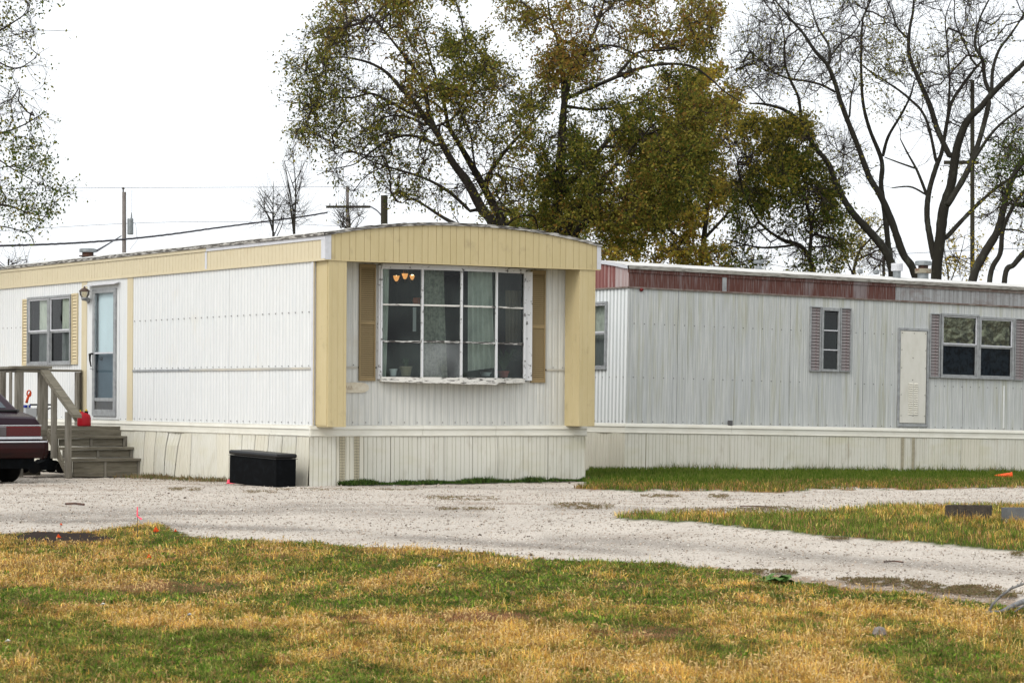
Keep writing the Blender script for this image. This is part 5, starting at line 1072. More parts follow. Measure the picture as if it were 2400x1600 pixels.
def tree(name, label, Y, limbs, crowns, seed, bark=None, limb_drift=.35, leaf_size=.06, tip_r=.006, cut_leaf=1.0, group=None, cat='tree', twiglen=.5, ntw=3, droop=.3, maxd=3.2, jit=.05, even=False):
    """limbs: list of [(x,y,r)...] in photo pixels; crowns: (polygon, n, thickness, palette weights, leaves per tip)"""
    rng = np.random.default_rng(seed); k = Y / F; t = thing(name, label, cat, group=group)
    nodes = []; par = []; rad = []; dirs = []; tube = MB(); base = px(limbs[0][0][0], 0, Y); t.location = (base.x, Y, float(gz(base.x, Y))); off = Vector(t.location)
    for li, lm in enumerate(limbs):
        pts = sm(lm, 6)
        if li == 0 or not nodes: y0 = 0; pi = -1
        else:
            NP = np.array([(n[0] / n[1] * F, -(n[2] - HC) / n[1] * F) for n in nodes]); q = np.array([pts[0][0] - 1200, pts[0][1] - H]); dd = np.hypot(*(NP - q).T); j = int(dd.argmin())
            if dd[j] < 40: y0 = nodes[j][1] - Y; pi = j
            else: y0 = rng.uniform(-1.5, 1.5); pi = -1
        s = rng.choice([-1, 1]) * rng.uniform(.3, 1) * limb_drift * (0.3 if li == 0 else 1); acc = 0; P = []; R = []
        for i, (x, y, r) in enumerate(pts):
            if i: acc += math.hypot(x - pts[i - 1][0], y - pts[i - 1][1]) * k
            yy = Y + y0 + s * acc; v = px(x, y, yy); rr = max(r * k, .008) * (1 + rng.uniform(-.06, .06)); P.append(v); R.append(rr)
        if pi >= 0: P[0] = Vector(nodes[pi])
        b0 = len(nodes)
        for i, (v, rr) in enumerate(zip(P, R)):
            nodes.append(np.array(v)); rad.append(rr); par.append(pi if i == 0 else b0 + i - 1); dd_ = (P[min(i + 1, len(P) - 1)] - P[max(i - 1, 0)]); dirs.append(np.array(dd_.normalized()))
        tube.tube([v - off for v in P], R, 10 if R[0] > .08 else 7)
    tube.build('trunk', bark or m_bark, t, smooth=True)
    nl = len(nodes); CAP = 60000; N = np.zeros((CAP, 3)); D = np.zeros((CAP, 3)); N[:nl] = nodes; D[:nl] = dirs; PA = list(par); cnt = nl; tips = []; tipreg = []
    for ci, (poly, n, thick, pal, lpt) in enumerate(crowns):
        poly = np.array(poly, float); mn, mx = poly.min(0), poly.max(0); A_ = []
        while len(A_) < n:
            q = rng.uniform(mn, mx, (n * 3, 2)); nz = (fbm(q[:, 0] / 45, q[:, 1] / 45, seed + 7, 3) - .5) * 75; q = q[inpoly(q[:, 0] + nz, q[:, 1] - nz, poly)]; dn = fbm(q[:, 0] / 42, q[:, 1] / 42, seed + ci, 3); q = q[dn + rng.uniform(-.14, .14, len(q)) + (.2 if even else 0) > .47]; A_ += list(q)
        A_ = np.array(A_[:n]); yo = Y + rng.normal(0, thick, n).clip(-1.8 * thick, 1.8 * thick) + np.interp(A_[:, 0], [mn[0], mx[0]], [-.1, .1]); W = np.stack([(A_[:, 0] - 1200) * yo / F, yo, HC - (A_[:, 1] - H) * yo / F], 1)
        d0 = np.array([((N[:nl] - w_) ** 2).sum(1).min() for w_ in W]); order = np.argsort(d0 + rng.uniform(0, 1.5, n))
        for oi in order:
            w_ = W[oi]; dv = w_ - N[:cnt]; d = np.sqrt((dv ** 2).sum(1)); dirc = (dv * D[:cnt]).sum(1) / np.maximum(d, 1e-6); cost = d * (1.35 - .35 * dirc); j = int(cost.argmin()); dj = d[j]
            if dj > maxd or dj < .12: continue
            m_ = max(2, int(dj / .35)); p0 = N[j].copy(); c = p0 + D[j] * dj * .35 + np.array([0, 0, .10 * dj]); prev = j; pp = p0
            for s in range(1, m_ + 1):
                tt = s / m_; q = (1 - tt) ** 2 * p0 + 2 * tt * (1 - tt) * c + tt * tt * w_
                if s < m_: q = q + rng.normal(0, jit * min(1, dj), 3) * .6
                if cnt >= CAP: break
                N[cnt] = q; dd = q - pp; D[cnt] = dd / max(np.linalg.norm(dd), 1e-6); PA.append(prev); prev = cnt; pp = q; cnt += 1
            tips.append(prev); tipreg.append((pal, lpt))
    R = np.full(cnt, 0.0); ch = np.zeros(cnt); PA = np.array(PA)
    for i in range(cnt - 1, -1, -1):
        v = ch[i] if ch[i] > 0 else tip_r ** 2.2
        if i >= nl: R[i] = v ** (1 / 2.2)
        p = PA[i]
        if p >= 0 and p < cnt: ch[p] += v
    R[:nl] = rad
    sel = np.arange(nl, cnt); pr_ = PA[sel]; R0 = np.minimum(R[pr_], R[sel] * 1.15); R1 = R[sel]; Vs = []; Fs = []; o_ = 0
    for lo, hi, ns in ((.03, 9, 6), (.012, .03, 4), (0, .012, 3)):
        mk = (R1 >= lo) & (R1 < hi)
        if mk.any(): V, Fa = tubes_np(N[pr_[mk]], N[sel[mk]], R0[mk], R1[mk], ns); Vs.append(V); Fs.append(Fa + o_); o_ += len(V)
    # fine twigs and leaves
    tw0 = []; tw1 = []; LP = []; LC = []
    for ti, (pal, lpt) in zip(tips, tipreg):
        base = [ti]; q = ti
        for _ in range(2):
            q = PA[q]
            if q >= nl: base.append(q)
        for b_ in base:
            for _ in range(ntw if b_ == ti else 1):
                dd = D[b_] + rng.normal(0, .42, 3) + np.array([0, 0, .25 - droop * rng.random()]); dd /= np.linalg.norm(dd); l = twiglen * rng.uniform(.4, 1.2); e = N[b_] + dd * l; tw0.append(N[b_]); tw1.append(e)
                kx = rng.poisson(lpt * min(2.6, max(.05, 4.2 * float(fbm(N[b_][0] * 1.0 + 9, N[b_][2] * 1.0 + 5, seed + 3, 2)) - 1.1)))
                if kx:
                    f = rng.uniform(.25, 1.05, kx)[:, None]; pts = N[b_] + dd * l * f + rng.normal(0, .05, (kx, 3)); LP.append(pts)
                    hue = float(vn(N[b_][0] * .8 + 40, N[b_][2] * .8, seed)); pick = rng.random(kx) * .75 + hue * .35
                    names = list(pal.items()); tot = sum(v for _, v in names); acc = 0; cc = np.zeros((kx, 3)); done = np.zeros(kx, bool)
                    for nm, wgt in names:
                        acc += wgt / tot; mk = (~done) & (pick / 1.1 <= acc + 1e-6); P_ = np.array({'OR': OR, 'OL': OL, 'GR': GR, 'YE': YE}[nm]); cc[mk] = P_[rng.integers(0, 3, mk.sum())]; done |= mk
                    cc[~done] = OL[0]; LC.append(cc * rng.uniform(.7, 1.25, (kx, 1)))
    tw0 = np.array(tw0); tw1 = np.array(tw1); V, Fa = tubes_np(tw0, tw1, np.full(len(tw0), tip_r * .8), np.full(len(tw0), tip_r * .35), 3); Vs.append(V); Fs.append(Fa + o_)
    link('twigs', npmesh('twigs', np.concatenate(Vs) - np.array(off), np.concatenate(Fs), m_twig), t, 'stuff')
    nlv = 0
    if LP:
        LP = np.concatenate(LP); LC = np.concatenate(LC); nlv = len(LP); V, Fa, C = leaves_np(LP - np.array(off), leaf_size * rng.uniform(.6, 1.3, nlv), LC, rng, droop=.6); link('foliage', npmesh('foliage', V, Fa, m_leaf, C), t, 'stuff')
    print('TREE', name, 'nodes', cnt, 'tips', len(tips), 'twigs', len(tw0), 'leaves', nlv)
    return t
def C4(L_): return [(600 + x / 2.8, y / 2.8, r) for x, y, r in L_]
def C5(L_): return [(1300 + x / 2.413, y / 2.413, r) for x, y, r in L_]
def C6(L_): return [(1700 + x / 2.306, y / 2.306, r) for x, y, r in L_]
def O(L_): return [(x * 1.0204, y * 1.0204) for x, y in L_]
T1 = [C4([(1640, 2900, 17), (1620, 2000, 14), (1560, 1500, 12), (1480, 1370, 12), (1390, 1200, 11), (1300, 1080, 9), (1230, 960, 8), (1180, 860, 7.5), (1110, 780, 6), (1050, 680, 5.5), (960, 590, 5), (860, 480, 4), (760, 420, 3.2), (660, 390, 2.6), (560, 375, 2), (440, 380, 1.4), (330, 370, .9)]),
      C4([(1180, 860, 6), (1135, 740, 5.5), (1115, 620, 5), (1080, 510, 4.3), (1000, 400, 4), (920, 300, 3), (830, 190, 2.3), (740, 90, 1.6), (690, 20, 1.2)]),
      C4([(1100, 770, 4.5), (1000, 735, 4), (850, 655, 3.5), (750, 615, 2.8), (640, 640, 2.2), (520, 650, 1.7), (400, 720, 1.3), (300, 790, .9), (200, 790, .6)]),
      C4([(1190, 960, 4.5), (1100, 910, 4), (980, 890, 3.3), (850, 930, 2.8), (740, 1010, 2), (640, 1080, 1.5), (500, 1110, 1.1), (400, 1150, .7)]),
      C4([(1120, 830, 3.5), (1000, 770, 2.8), (865, 765, 2.2), (740, 830, 1.6), (650, 910, 1.1)]), C4([(960, 890, 2.6), (850, 880, 2.3), (740, 940, 1.8), (690, 1010, 1.3), (600, 1080, .8)]),
      C4([(1655, 2900, 14), (1640, 1900, 12), (1620, 1500, 11), (1560, 1350, 10.5), (1480, 1200, 9), (1400, 1060, 8), (1330, 940, 6), (1265, 830, 5), (1240, 700, 4), (1200, 560, 3.2), (1150, 420, 2.6), (1110, 260, 2), (1080, 120, 1.4), (1050, 0, 1)]),
      C4([(1500, 1250, 5), (1520, 1160, 5), (1600, 1040, 4.6), (1700, 920, 4), (1790, 830, 3), (1870, 740, 2), (1900, 640, 1.2)]),
      C4([(1420, 1400, 4), (1280, 1270, 4), (1150, 1190, 3.2), (1020, 1140, 2.8), (880, 1100, 2.3), (760, 1060, 1.8), (660, 1010, 1.3), (560, 980, .8)]), C4([(830, 1100, 1.6), (760, 1130, 1.4), (690, 1190, 1.1), (620, 1290, .8)]),
      C4([(1400, 1500, 5), (1290, 1460, 4.5), (1200, 1410, 3.6), (1110, 1350, 3), (1020, 1305, 2.6), (960, 1335, 1)]),
      C4([(1460, 1200, 3), (1430, 1050, 2.6), (1410, 900, 2.2), (1370, 760, 1.8), (1420, 600, 1.3), (1450, 450, .9)]), C4([(1640, 1480, 3), (1720, 1425, 2.6), (1820, 1420, 2.3), (1850, 1500, 1.6)]), C4([(1600, 1085, 2.2), (1720, 1110, 1.7), (1800, 1160, 1.1), (1860, 1200, .7)]),
      C4([(1050, 680, 3), (1180, 560, 2), (1300, 440, 1.5), (1420, 330, 1)]), C4([(1160, 440, 2), (1050, 330, 1.8), (960, 180, 1.5), (900, 40, 1.1), (880, -120, .8)])]
tree('old_tree', 'large spreading half bare tree with double trunk and arching left limbs behind the cream roof', 58, T1,
     [(O([(770, -40), (1050, -60), (1060, 60), (1120, 90), (1150, 160), (1080, 330), (960, 300), (860, 180), (740, 110)]), 470, 1.3, {'OR': .3, 'OL': .5, 'GR': .2}, 5.5),
      (O([(1010, 60), (1150, 130), (1230, 260), (1225, 450), (1180, 500), (1090, 430), (1040, 280)]), 300, 1.3, {'OR': .15, 'OL': .5, 'GR': .35}, 5.0),
      (O([(780, 0), (690, 90), (648, 150), (655, 220), (690, 260), (705, 330), (750, 395), (800, 435), (880, 425), (950, 470), (1060, 490), (1090, 430), (1010, 300), (900, 200), (860, 90)]), 760, 1.3, {'OL': .6, 'GR': .2, 'OR': .2}, 2.2)], 11, leaf_size=.075, limb_drift=.3)
T2 = [C5([(-30, 2700, 17), (-10, 1900, 15), (10, 1300, 14), (25, 1100, 13), (35, 900, 11), (45, 700, 9), (60, 550, 8), (95, 400, 6.5), (150, 320, 5), (200, 230, 4), (250, 120, 3), (280, 0, 2)]),
      C5([(50, 620, 5), (40, 400, 4.5), (20, 250, 3.5), (-20, 120, 2.6), (-40, 0, 1.6)]), C5([(150, 330, 3.5), (240, 270, 3.2), (340, 260, 2.5), (440, 300, 2), (540, 350, 1.4)]),
      C5([(35, 1110, 8), (110, 1010, 7.5), (200, 910, 7), (280, 820, 6), (350, 740, 5), (430, 735, 3.6), (520, 760, 2.6), (620, 720, 1.8), (760, 690, 1)]), C5([(280, 830, 4), (350, 830, 3.4), (450, 850, 2.4), (560, 880, 1.6)]),
      C5([(60, 560, 5), (200, 500, 4.5), (340, 440, 4.3), (440, 400, 4), (560, 370, 3.6), (680, 362, 3.2), (790, 382, 2.8), (880, 445, 2.3), (950, 510, 1.9), (1010, 550, 1.4), (1080, 590, .9)]), C5([(350, 430, 4), (420, 350, 3.5), (480, 295, 3), (600, 285, 2.2), (720, 260, 1.6), (830, 235, .9)]), C5([(480, 300, 2), (530, 350, 1.8), (600, 430, 1.3), (640, 470, .9)]),
      C5([(20, 1700, 9), (70, 1330, 8), (130, 1170, 7.5), (250, 1040, 6), (340, 940, 4.6), (400, 880, 3.5), (470, 800, 2.5), (560, 700, 1.6)]), C5([(60, 1600, 8), (120, 1320, 7), (250, 1215, 6), (370, 1200, 5), (470, 1110, 3.6), (560, 1055, 2.4), (700, 1000, 1.3)]), C5([(240, 1310, 4), (400, 1265, 3.2), (520, 1248, 2.4), (600, 1300, 1.6), (690, 1380, .9)]), C5([(60, 600, 4), (220, 620, 3), (380, 600, 2.4), (520, 540, 1.6), (640, 500, 1)])]
tree('old_tree', 'tall dense tree with orange and green leaves rising in the middle behind the roofs', 60, T2,
     [(O([(1160, -60), (1560, -60), (1650, 60), (1640, 120), (1560, 120), (1480, 150), (1400, 200), (1250, 210), (1200, 150), (1150, 60)]), 560, 1.6, {'OR': .4, 'OL': .5, 'GR': .1}, 7),
      (O([(1180, 200), (1420, 190), (1500, 160), (1600, 150), (1640, 250), (1600, 420), (1480, 560), (1380, 560), (1230, 480), (1230, 330)]), 860, 1.8, {'GR': .4, 'OL': .45, 'OR': .15}, 10),
      (O([(1600, 80), (1660, 70), (1650, 110), (1590, 140)]), 30, .8, {'OL': 1}, 8)], 23, leaf_size=.075, limb_drift=.35)
T3 = [[(1640, 1100, 10), (1640, 700, 8), (1650, 560, 7), (1660, 440, 5), (1650, 330, 4), (1640, 230, 2.5)], [(1655, 480, 4), (1600, 400, 3), (1560, 300, 2), (1540, 220, 1.2)], [(1650, 560, 4), (1720, 480, 3), (1760, 380, 2), (1740, 280, 1.2)], [(1645, 600, 4), (1570, 540, 3), (1500, 500, 2)]]
tree('bushy_tree', 'yellow orange bushy tree filling the gap between the middle tree and the bare trees', 72, T3,
     [(O([(1520, 180), (1600, 160), (1680, 200), (1715, 280), (1720, 400), (1700, 520), (1700, 620), (1380, 600), (1440, 480), (1500, 330)]), 720, 1.8, {'YE': .4, 'OR': .15, 'OL': .45}, 8.5)], 31, leaf_size=.10, tip_r=.008)
T3b = [[(1880, 1150, 9), (1900, 800, 8), (1905, 640, 7), (1880, 580, 5.5), (1830, 560, 4), (1780, 520, 3), (1740, 450, 2)], [(1895, 620, 5), (1900, 520, 4), (1870, 420, 3), (1820, 340, 2)], [(1860, 575, 3), (1780, 580, 2.4), (1700, 560, 1.4)]]
tree('bushy_tree', 'dark green rounded tree left of the bare trunks above the grey roof', 64, T3b,
     [(O([(1690, 300), (1760, 270), (1860, 290), (1880, 330), (1840, 400), (1760, 420), (1690, 420)]), 260, 1.4, {'OL': .5, 'YE': .25, 'GR': .25}, 9), (O([(1680, 400), (1850, 340), (1920, 420), (1950, 540), (1930, 620), (1690, 620)]), 620, 1.8, {'GR': .55, 'OL': .45}, 7)], 37, leaf_size=.085)
T4 = [C6([(1000, 2500, 15), (970, 1800, 12), (910, 1480, 10.5), (860, 1350, 10), (760, 1230, 9), (680, 1140, 8), (610, 1020, 7), (560, 890, 6), (480, 790, 5.5), (410, 670, 5), (330, 600, 4), (220, 565, 3), (130, 560, 1.6)]),
      C6([(410, 660, 4), (395, 530, 3.6), (350, 430, 3.3), (320, 330, 2.6), (318, 200, 1.8), (290, 80, 1.2), (240, -40, .8)]), C6([(350, 430, 2.4), (260, 390, 2.2), (180, 315, 1.8), (90, 275, 1.2), (20, 300, .8)]), C6([(595, 500, 3), (520, 460, 2.8), (440, 440, 2.5), (350, 430, 2.2)]), C6([(370, 420, 1.8), (430, 330, 1.5), (480, 250, 1.1), (500, 180, .7)]), C6([(220, 565, 2), (160, 500, 1.6), (90, 430, 1.2), (10, 320, .8)]),
      C6([(940, 2400, 11), (915, 1800, 9), (895, 1440, 7.5), (880, 1320, 7), (862, 1150, 6.5), (842, 1000, 6), (845, 870, 5.6), (780, 700, 4.6), (745, 560, 4), (735, 400, 3.5), (735, 250, 3), (745, 100, 2.2), (790, -10, 1.5)]), C6([(850, 850, 4), (880, 740, 3.7), (950, 620, 3), (1000, 520, 2.4), (1020, 440, 1.6)]),
      C6([(1110, 2400, 14), (1080, 1750, 11), (1020, 1470, 9.5), (960, 1370, 9), (900, 1200, 8.4), (840, 1060, 8), (780, 960, 7), (720, 800, 6.4), (660, 650, 6), (620, 540, 5.4), (590, 440, 5), (550, 350, 4.6), (480, 270, 4), (420, 180, 3.4), (340, 90, 2.6), (260, -10, 1.8)]),
      C6([(565, 340, 3.2), (560, 250, 2.8), (500, 150, 2.2), (470, 60, 1.6), (440, -40, 1)]), C6([(560, 320, 2.5), (620, 240, 2), (700, 170, 1.6), (760, 60, 1.2), (800, -20, .8)]), C6([(670, 640, 2.6), (680, 520, 2), (700, 420, 1.5), (640, 330, 1)]),
      C6([(1160, 2400, 18), (1150, 1800, 15), (1140, 1490, 13), (1160, 1300, 12.5), (1180, 1130, 12), (1220, 1000, 11), (1240, 870, 10), (1260, 770, 9.5), (1310, 650, 8.5), (1380, 580, 7.5), (1440, 510, 7), (1520, 430, 6), (1614, 340, 5), (1700, 230, 3.5)]),
      C6([(1130, 1400, 8), (1110, 1300, 7.5), (1090, 1170, 7), (1100, 1040, 6.6), (1140, 900, 6), (1170, 820, 5), (1200, 650, 4.4), (1225, 550, 4), (1290, 450, 3.8), (1360, 360, 3), (1400, 320, 2)]), C6([(1215, 850, 7), (1150, 710, 6.5), (1105, 570, 6), (1045, 430, 5.4), (995, 300, 4.6), (995, 170, 3.8), (1015, 60, 3), (1020, -40, 2)]), C6([(1000, 220, 3), (930, 150, 2.4), (900, 60, 1.8), (860, -20, 1.2)]),
      C6([(1090, 1060, 4), (1060, 980, 3.6), (1030, 910, 3), (980, 820, 2.2), (945, 750, 1.4)]), C6([(1080, 1050, 2.6), (1000, 1010, 2.2), (900, 1016, 1.4)]), C6([(1025, 910, 2.4), (940, 880, 2), (860, 850, 1.4)]), C6([(1140, 880, 4), (1100, 690, 3.5), (1060, 600, 3.2), (1000, 540, 3), (940, 490, 2.6), (850, 430, 2.1), (760, 370, 1.3)]),
      C6([(1440, 515, 5), (1405, 440, 4.6), (1390, 330, 4.2), (1350, 250, 3.6), (1355, 180, 3), (1380, 90, 2.4), (1430, -10, 1.8)]), C6([(1440, 500, 4.6), (1445, 380, 4), (1480, 270, 3.4), (1540, 190, 2.8), (1600, 100, 2.2), (1640, 20, 1.6)]), C6([(1200, 640, 3.2), (1212, 450, 2.6), (1200, 250, 2.1), (1190, 100, 1.5), (1230, -20, 1)]), C6([(1430, 540, 6), (1390, 700, 6), (1345, 840, 6.5), (1290, 960, 7), (1200, 1110, 7)]),
      C6([(1190, 1290, 6), (1290, 1180, 5), (1380, 1090, 4.4), (1500, 990, 3.6), (1620, 940, 3)]), C6([(1340, 340, 2.6), (1280, 210, 2), (1240, 100, 1.6), (1240, -20, 1.2)]), C6([(1400, 120, 1.8), (1450, 130, 1.8), (1510, 60, 1.2)]), C6([(740, 350, 1.8), (820, 420, 1.5), (880, 460, 1)])]
bare = {'OL': .7, 'GR': .3}
tree('bare_tree', 'tall nearly bare tree with several forked trunks behind the grey roof', 62, T4,
     [([(1700, 130), (1760, 0), (1760, -60), (2080, -60), (2040, 120), (1990, 260), (1900, 250), (1860, 180), (1800, 240), (1710, 200)], 470, 1.3, bare, .8), ([(2040, -60), (2430, -60), (2430, 120), (2300, 200), (2180, 240), (2080, 180)], 420, 1.5, bare, .7),
      ([(1720, 120), (1780, 60), (1860, 150), (1830, 260), (1880, 330), (1960, 330), (2040, 300), (2060, 420), (2020, 480), (1960, 420), (1900, 300), (1760, 240)], 240, 1.0, bare, .8), ([(2120, 200), (2420, 120), (2420, 420), (2300, 480), (2220, 420), (2120, 330)], 230, 1.2, bare, .7), ([(1985, 60), (2080, 120), (2110, 300), (2040, 200)], 40, .8, {'OL': 1}, 9)], 41, bark=m_barkl, limb_drift=.22, leaf_size=.07, twiglen=.75, tip_r=.0055, jit=.03, droop=-.5, ntw=3)
T4c = [C6([(1250, 2500, 13), (1290, 1800, 11.5), (1340, 1500, 10.5), (1400, 1370, 10), (1470, 1250, 9), (1510, 1100, 8), (1545, 980, 7), (1614, 850, 5.5), (1700, 700, 4)]), C6([(1405, 2500, 8), (1415, 1900, 7.5), (1430, 1500, 6.5), (1485, 1370, 6), (1500, 1240, 5.5), (1560, 1110, 4.5), (1640, 1000, 3.5)]), C6([(1500, 2500, 8), (1500, 1900, 7.5), (1510, 1500, 7), (1560, 1430, 6.8), (1620, 1360, 6.5), (1720, 1260, 5)]), C6([(1340, 870, 4), (1420, 745, 3.7), (1500, 660, 3.3), (1620, 570, 2.6), (1700, 500, 2)]), C6([(1500, 1240, 2.6), (1580, 1245, 2.2), (1640, 1270, 1.6)])]
tree('bare_tree', 'leaning tree at the right edge with dark tufted foliage and a group of low trunks', 56, T4c,
     [(O([(2290, 300), (2420, 260), (2420, 480), (2330, 480), (2260, 400)]), 150, .9, {'GR': .8, 'OL': .2}, 4), (O([(2230, 420), (2420, 420), (2420, 560), (2300, 560), (2240, 500)]), 120, .8, {'OL': 1}, 1.5)], 43, bark=m_barkl, leaf_size=.07, jit=.04)
# left edge tree, nearer
T5 = [[(-330, 1120, 26), (-310, 800, 23), (-290, 500, 19), (-280, 250, 14), (-240, 0, 10)], [(-300, 700, 10), (-200, 560, 7), (-100, 500, 4.5), (0, 480, 3), (70, 500, 1.6), (120, 510, .8)], [(-290, 500, 9), (-180, 380, 6), (-60, 330, 4), (40, 300, 2), (110, 260, 1)], [(-285, 400, 9), (-160, 200, 6), (-60, 110, 4), (20, 60, 2.2), (80, 20, 1)], [(-200, 560, 4), (-100, 560, 3), (-20, 530, 2), (60, 545, 1), (80, 570, .6)], [(-60, 330, 2.5), (20, 390, 1.6), (90, 430, .8)], [(-60, 110, 2.5), (30, 160, 1.6), (85, 135, .8)]]
tree('leafy_tree', 'tree reaching in from the left edge with small dark leaves against the sky', 44, T5,
     [([(-330, -80), (60, -80), (85, 40), (110, 110), (105, 190), (120, 280), (90, 330), (100, 400), (110, 470), (140, 450), (145, 500), (100, 520), (40, 500), (-120, 480), (-330, 450)], 640, .9, {'GR': .5, 'OL': .5}, 3.0), ([(-100, 430), (60, 430), (155, 440), (150, 490), (90, 520), (85, 550), (20, 520), (-100, 540)], 80, .7, {'GR': .6, 'OL': .4}, 3)], 53, leaf_size=.06, twiglen=.4, tip_r=.004, limb_drift=.15, ntw=3, even=True)
# far bare saplings
def sapling(x, ytop, Y, label, seed, spread=28, h0=560, n=60):
    r = random.Random(seed); L_ = [[(x, 1010, 3.2), (x, h0, 2.4), (x + r.uniform(-4, 4), (h0 + ytop) / 2, 1.5), (x + r.uniform(-8, 8), ytop, .5)]]
    for k in range(9):
        s = r.choice([-1, 1]); y = h0 - (h0 - ytop) * (k / 12) + 10; top = y - (y - ytop) * r.uniform(.55, .9); L_.append([(x, y, 1.3), (x + s * spread * r.uniform(.25, .5), (y + top) / 2, .9), (x + s * spread * r.uniform(.5, 1.0), top, .4)])
    p = [(x - spread, h0 - 20), (x - spread * .8, ytop + 60), (x - 8, ytop), (x + 8, ytop), (x + spread * .8, ytop + 60), (x + spread, h0 - 20)]
    return tree('sapling', label, Y, L_, [(p, n, .8, {'OL': 1}, .2)], seed, tip_r=.007, leaf_size=.09, bark=m_barkl, twiglen=1.0, maxd=4, droop=-.8, ntw=2, cat='tree', group='bare saplings far behind the cream roof')
sapling(640, 425, 105, 'left one of the two thin bare saplings far behind the roof', 61, 50); sapling(690, 345, 105, 'taller right one of the two thin bare saplings far behind the roof', 62, 34, n=80)
sapling(820, 480, 100, 'low bare sapling around the foot of the crossarm pole', 63, 45, n=60)
sapling(20, 600, 100, 'faint bare sapling low at the left edge', 64, 50, 640, n=30)
T7 = [[(1985, 1050, 5), (1995, 700, 4), (2010, 600, 3.4), (2040, 560, 2.4), (2075, 520, 1.4)], [(2005, 610, 2.5), (2050, 590, 2), (2090, 570, 1)], [(1998, 640, 2.4), (1975, 590, 1.6), (1960, 550, .9)]]
tree('small_tree', 'thin straggly tree in the gap left of the slotted roof vent', 90, T7, [([(1950, 640), (1990, 540), (2050, 500), (2100, 540), (2110, 600), (2090, 640)], 140, 1.2, {'OL': .7, 'YE': .3}, 2.5)], 71, leaf_size=.09, tip_r=.009)
T8 = [[(2230, 1050, 3), (2225, 700, 2.2), (2215, 600, 1.4), (2205, 540, .8)], [(2228, 660, 1.6), (2250, 600, 1.1), (2262, 550, .6)]]
tree('small_tree', 'sparse yellow leaved sapling between the right trunks', 80, T8, [([(2190, 660), (2200, 540), (2290, 530), (2330, 660)], 60, .8, {'YE': 1}, 1.2)], 73, leaf_size=.10, tip_r=.007)
T9 = [[(1150, 1080, 6), (1150, 700, 5), (1160, 600, 4), (1180, 520, 3)], [(1150, 640, 3), (1100, 560, 2), (1060, 500, 1)], [(1160, 600, 3), (1260, 520, 2), (1330, 450, 1.2)]]
tree('bushy_tree', 'low thicket of olive leaves seen under the two large trees', 80, T9, [([(1150, 560), (1190, 470), (1260, 430), (1420, 400), (1420, 620), (1280, 600), (1100, 560)], 300, 1.5, {'OL': .5, 'GR': .3, 'OR': .2}, 8)], 79, leaf_size=.10, tip_r=.009)

# ------------------------------------------------------------------ grass, seed heads, gravel stones
m_grass = M('grass_blades', (1, 1, 1), attr='Col', rough=.8, spec=.03)
def gm2():
    t = m_grass.node_tree; b = t.nodes['Principled BSDF']; o = [n for n in t.nodes if n.type == 'OUTPUT_MATERIAL'][0]; tr = t.nodes.new('ShaderNodeBsdfTranslucent'); vc = [n for n in t.nodes if n.type == 'VERTEX_COLOR'][0]; mx = t.nodes.new('ShaderNodeMixShader'); mx.inputs[0].default_value = .3
    t.links.new(vc.outputs[0], tr.inputs[0]); t.links.new(b.outputs[0], mx.inputs[1]); t.links.new(tr.outputs[0], mx.inputs[2]); t.links.new(mx.outputs[0], o.inputs[0])
gm2()
def scatter(n, Y0, Y1, which, pw=1.0, marg=.6):
    u = RNG.random(n); Yv = Y0 + (Y1 - Y0) * u ** pw; hw = 1200 / F * Yv + marg; X = RNG.uniform(-1, 1, n) * hw; x, y, lawn, isle, strip, dirt = gmask(X, Yv); mk = {'lawn': lawn & ~dirt & (((blobs(x, y, [(110, 1264, 90, 9, 1), (215, 1268, 60, 7, .7)]) + (fbm(X * 5, Yv * 5, 3, 3) - .5) * .8) < .4) | (RNG.random(n) < .06)), 'isle': isle, 'strip': strip}[which]; return X[mk], Yv[mk], x[mk], y[mk]
def blades(X, Y, hgt, wid, cols, lean=.5, dist='blade'):
    n = len(X); Z = gz(X, Y) + .013; a = RNG.uniform(0, 2 * math.pi, n); d = np.stack([np.cos(a), np.sin(a), np.zeros(n)], 1); s = np.stack([-np.sin(a), np.cos(a), np.zeros(n)], 1); b = RNG.uniform(0, 2 * math.pi, n); s = np.stack([np.cos(b), np.sin(b), np.zeros(n)], 1)
    ln = (RNG.random(n) * lean * 1.6)[:, None]; up = np.array([[0, 0, 1.]]); P = np.stack([X, Y, Z], 1); h = hgt[:, None]; w_ = wid[:, None]
    m1 = P + up * h * .55 * (1 - ln * .2) + d * h * ln * .35; tp = P + up * h * (1 - ln * .45) + d * h * ln
    V = np.stack([P - s * w_ * .5, P + s * w_ * .5, m1 + s * w_ * .4, m1 - s * w_ * .4, tp + s * w_ * .08, tp - s * w_ * .08], 1).reshape(-1, 3); i = (np.arange(n) * 6)[:, None]
    Fa = np.concatenate([i + np.array([[0, 1, 2, 3]]), i + np.array([[3, 2, 4, 5]])], 1).reshape(-1, 4); return V, Fa, np.repeat(cols, 2, 0)
STC = np.array([(.64, .40, .085), (.72, .50, .13), (.52, .30, .06), (.54, .28, .07), (.80, .60, .21)]); GRC = np.array([(.10, .165, .020), (.14, .205, .028), (.21, .25, .045), (.07, .12, .018), (.26, .26, .07)]); BRC = np.array([(.26, .13, .07), (.34, .17, .085), (.20, .11, .06), (.40, .22, .12)])
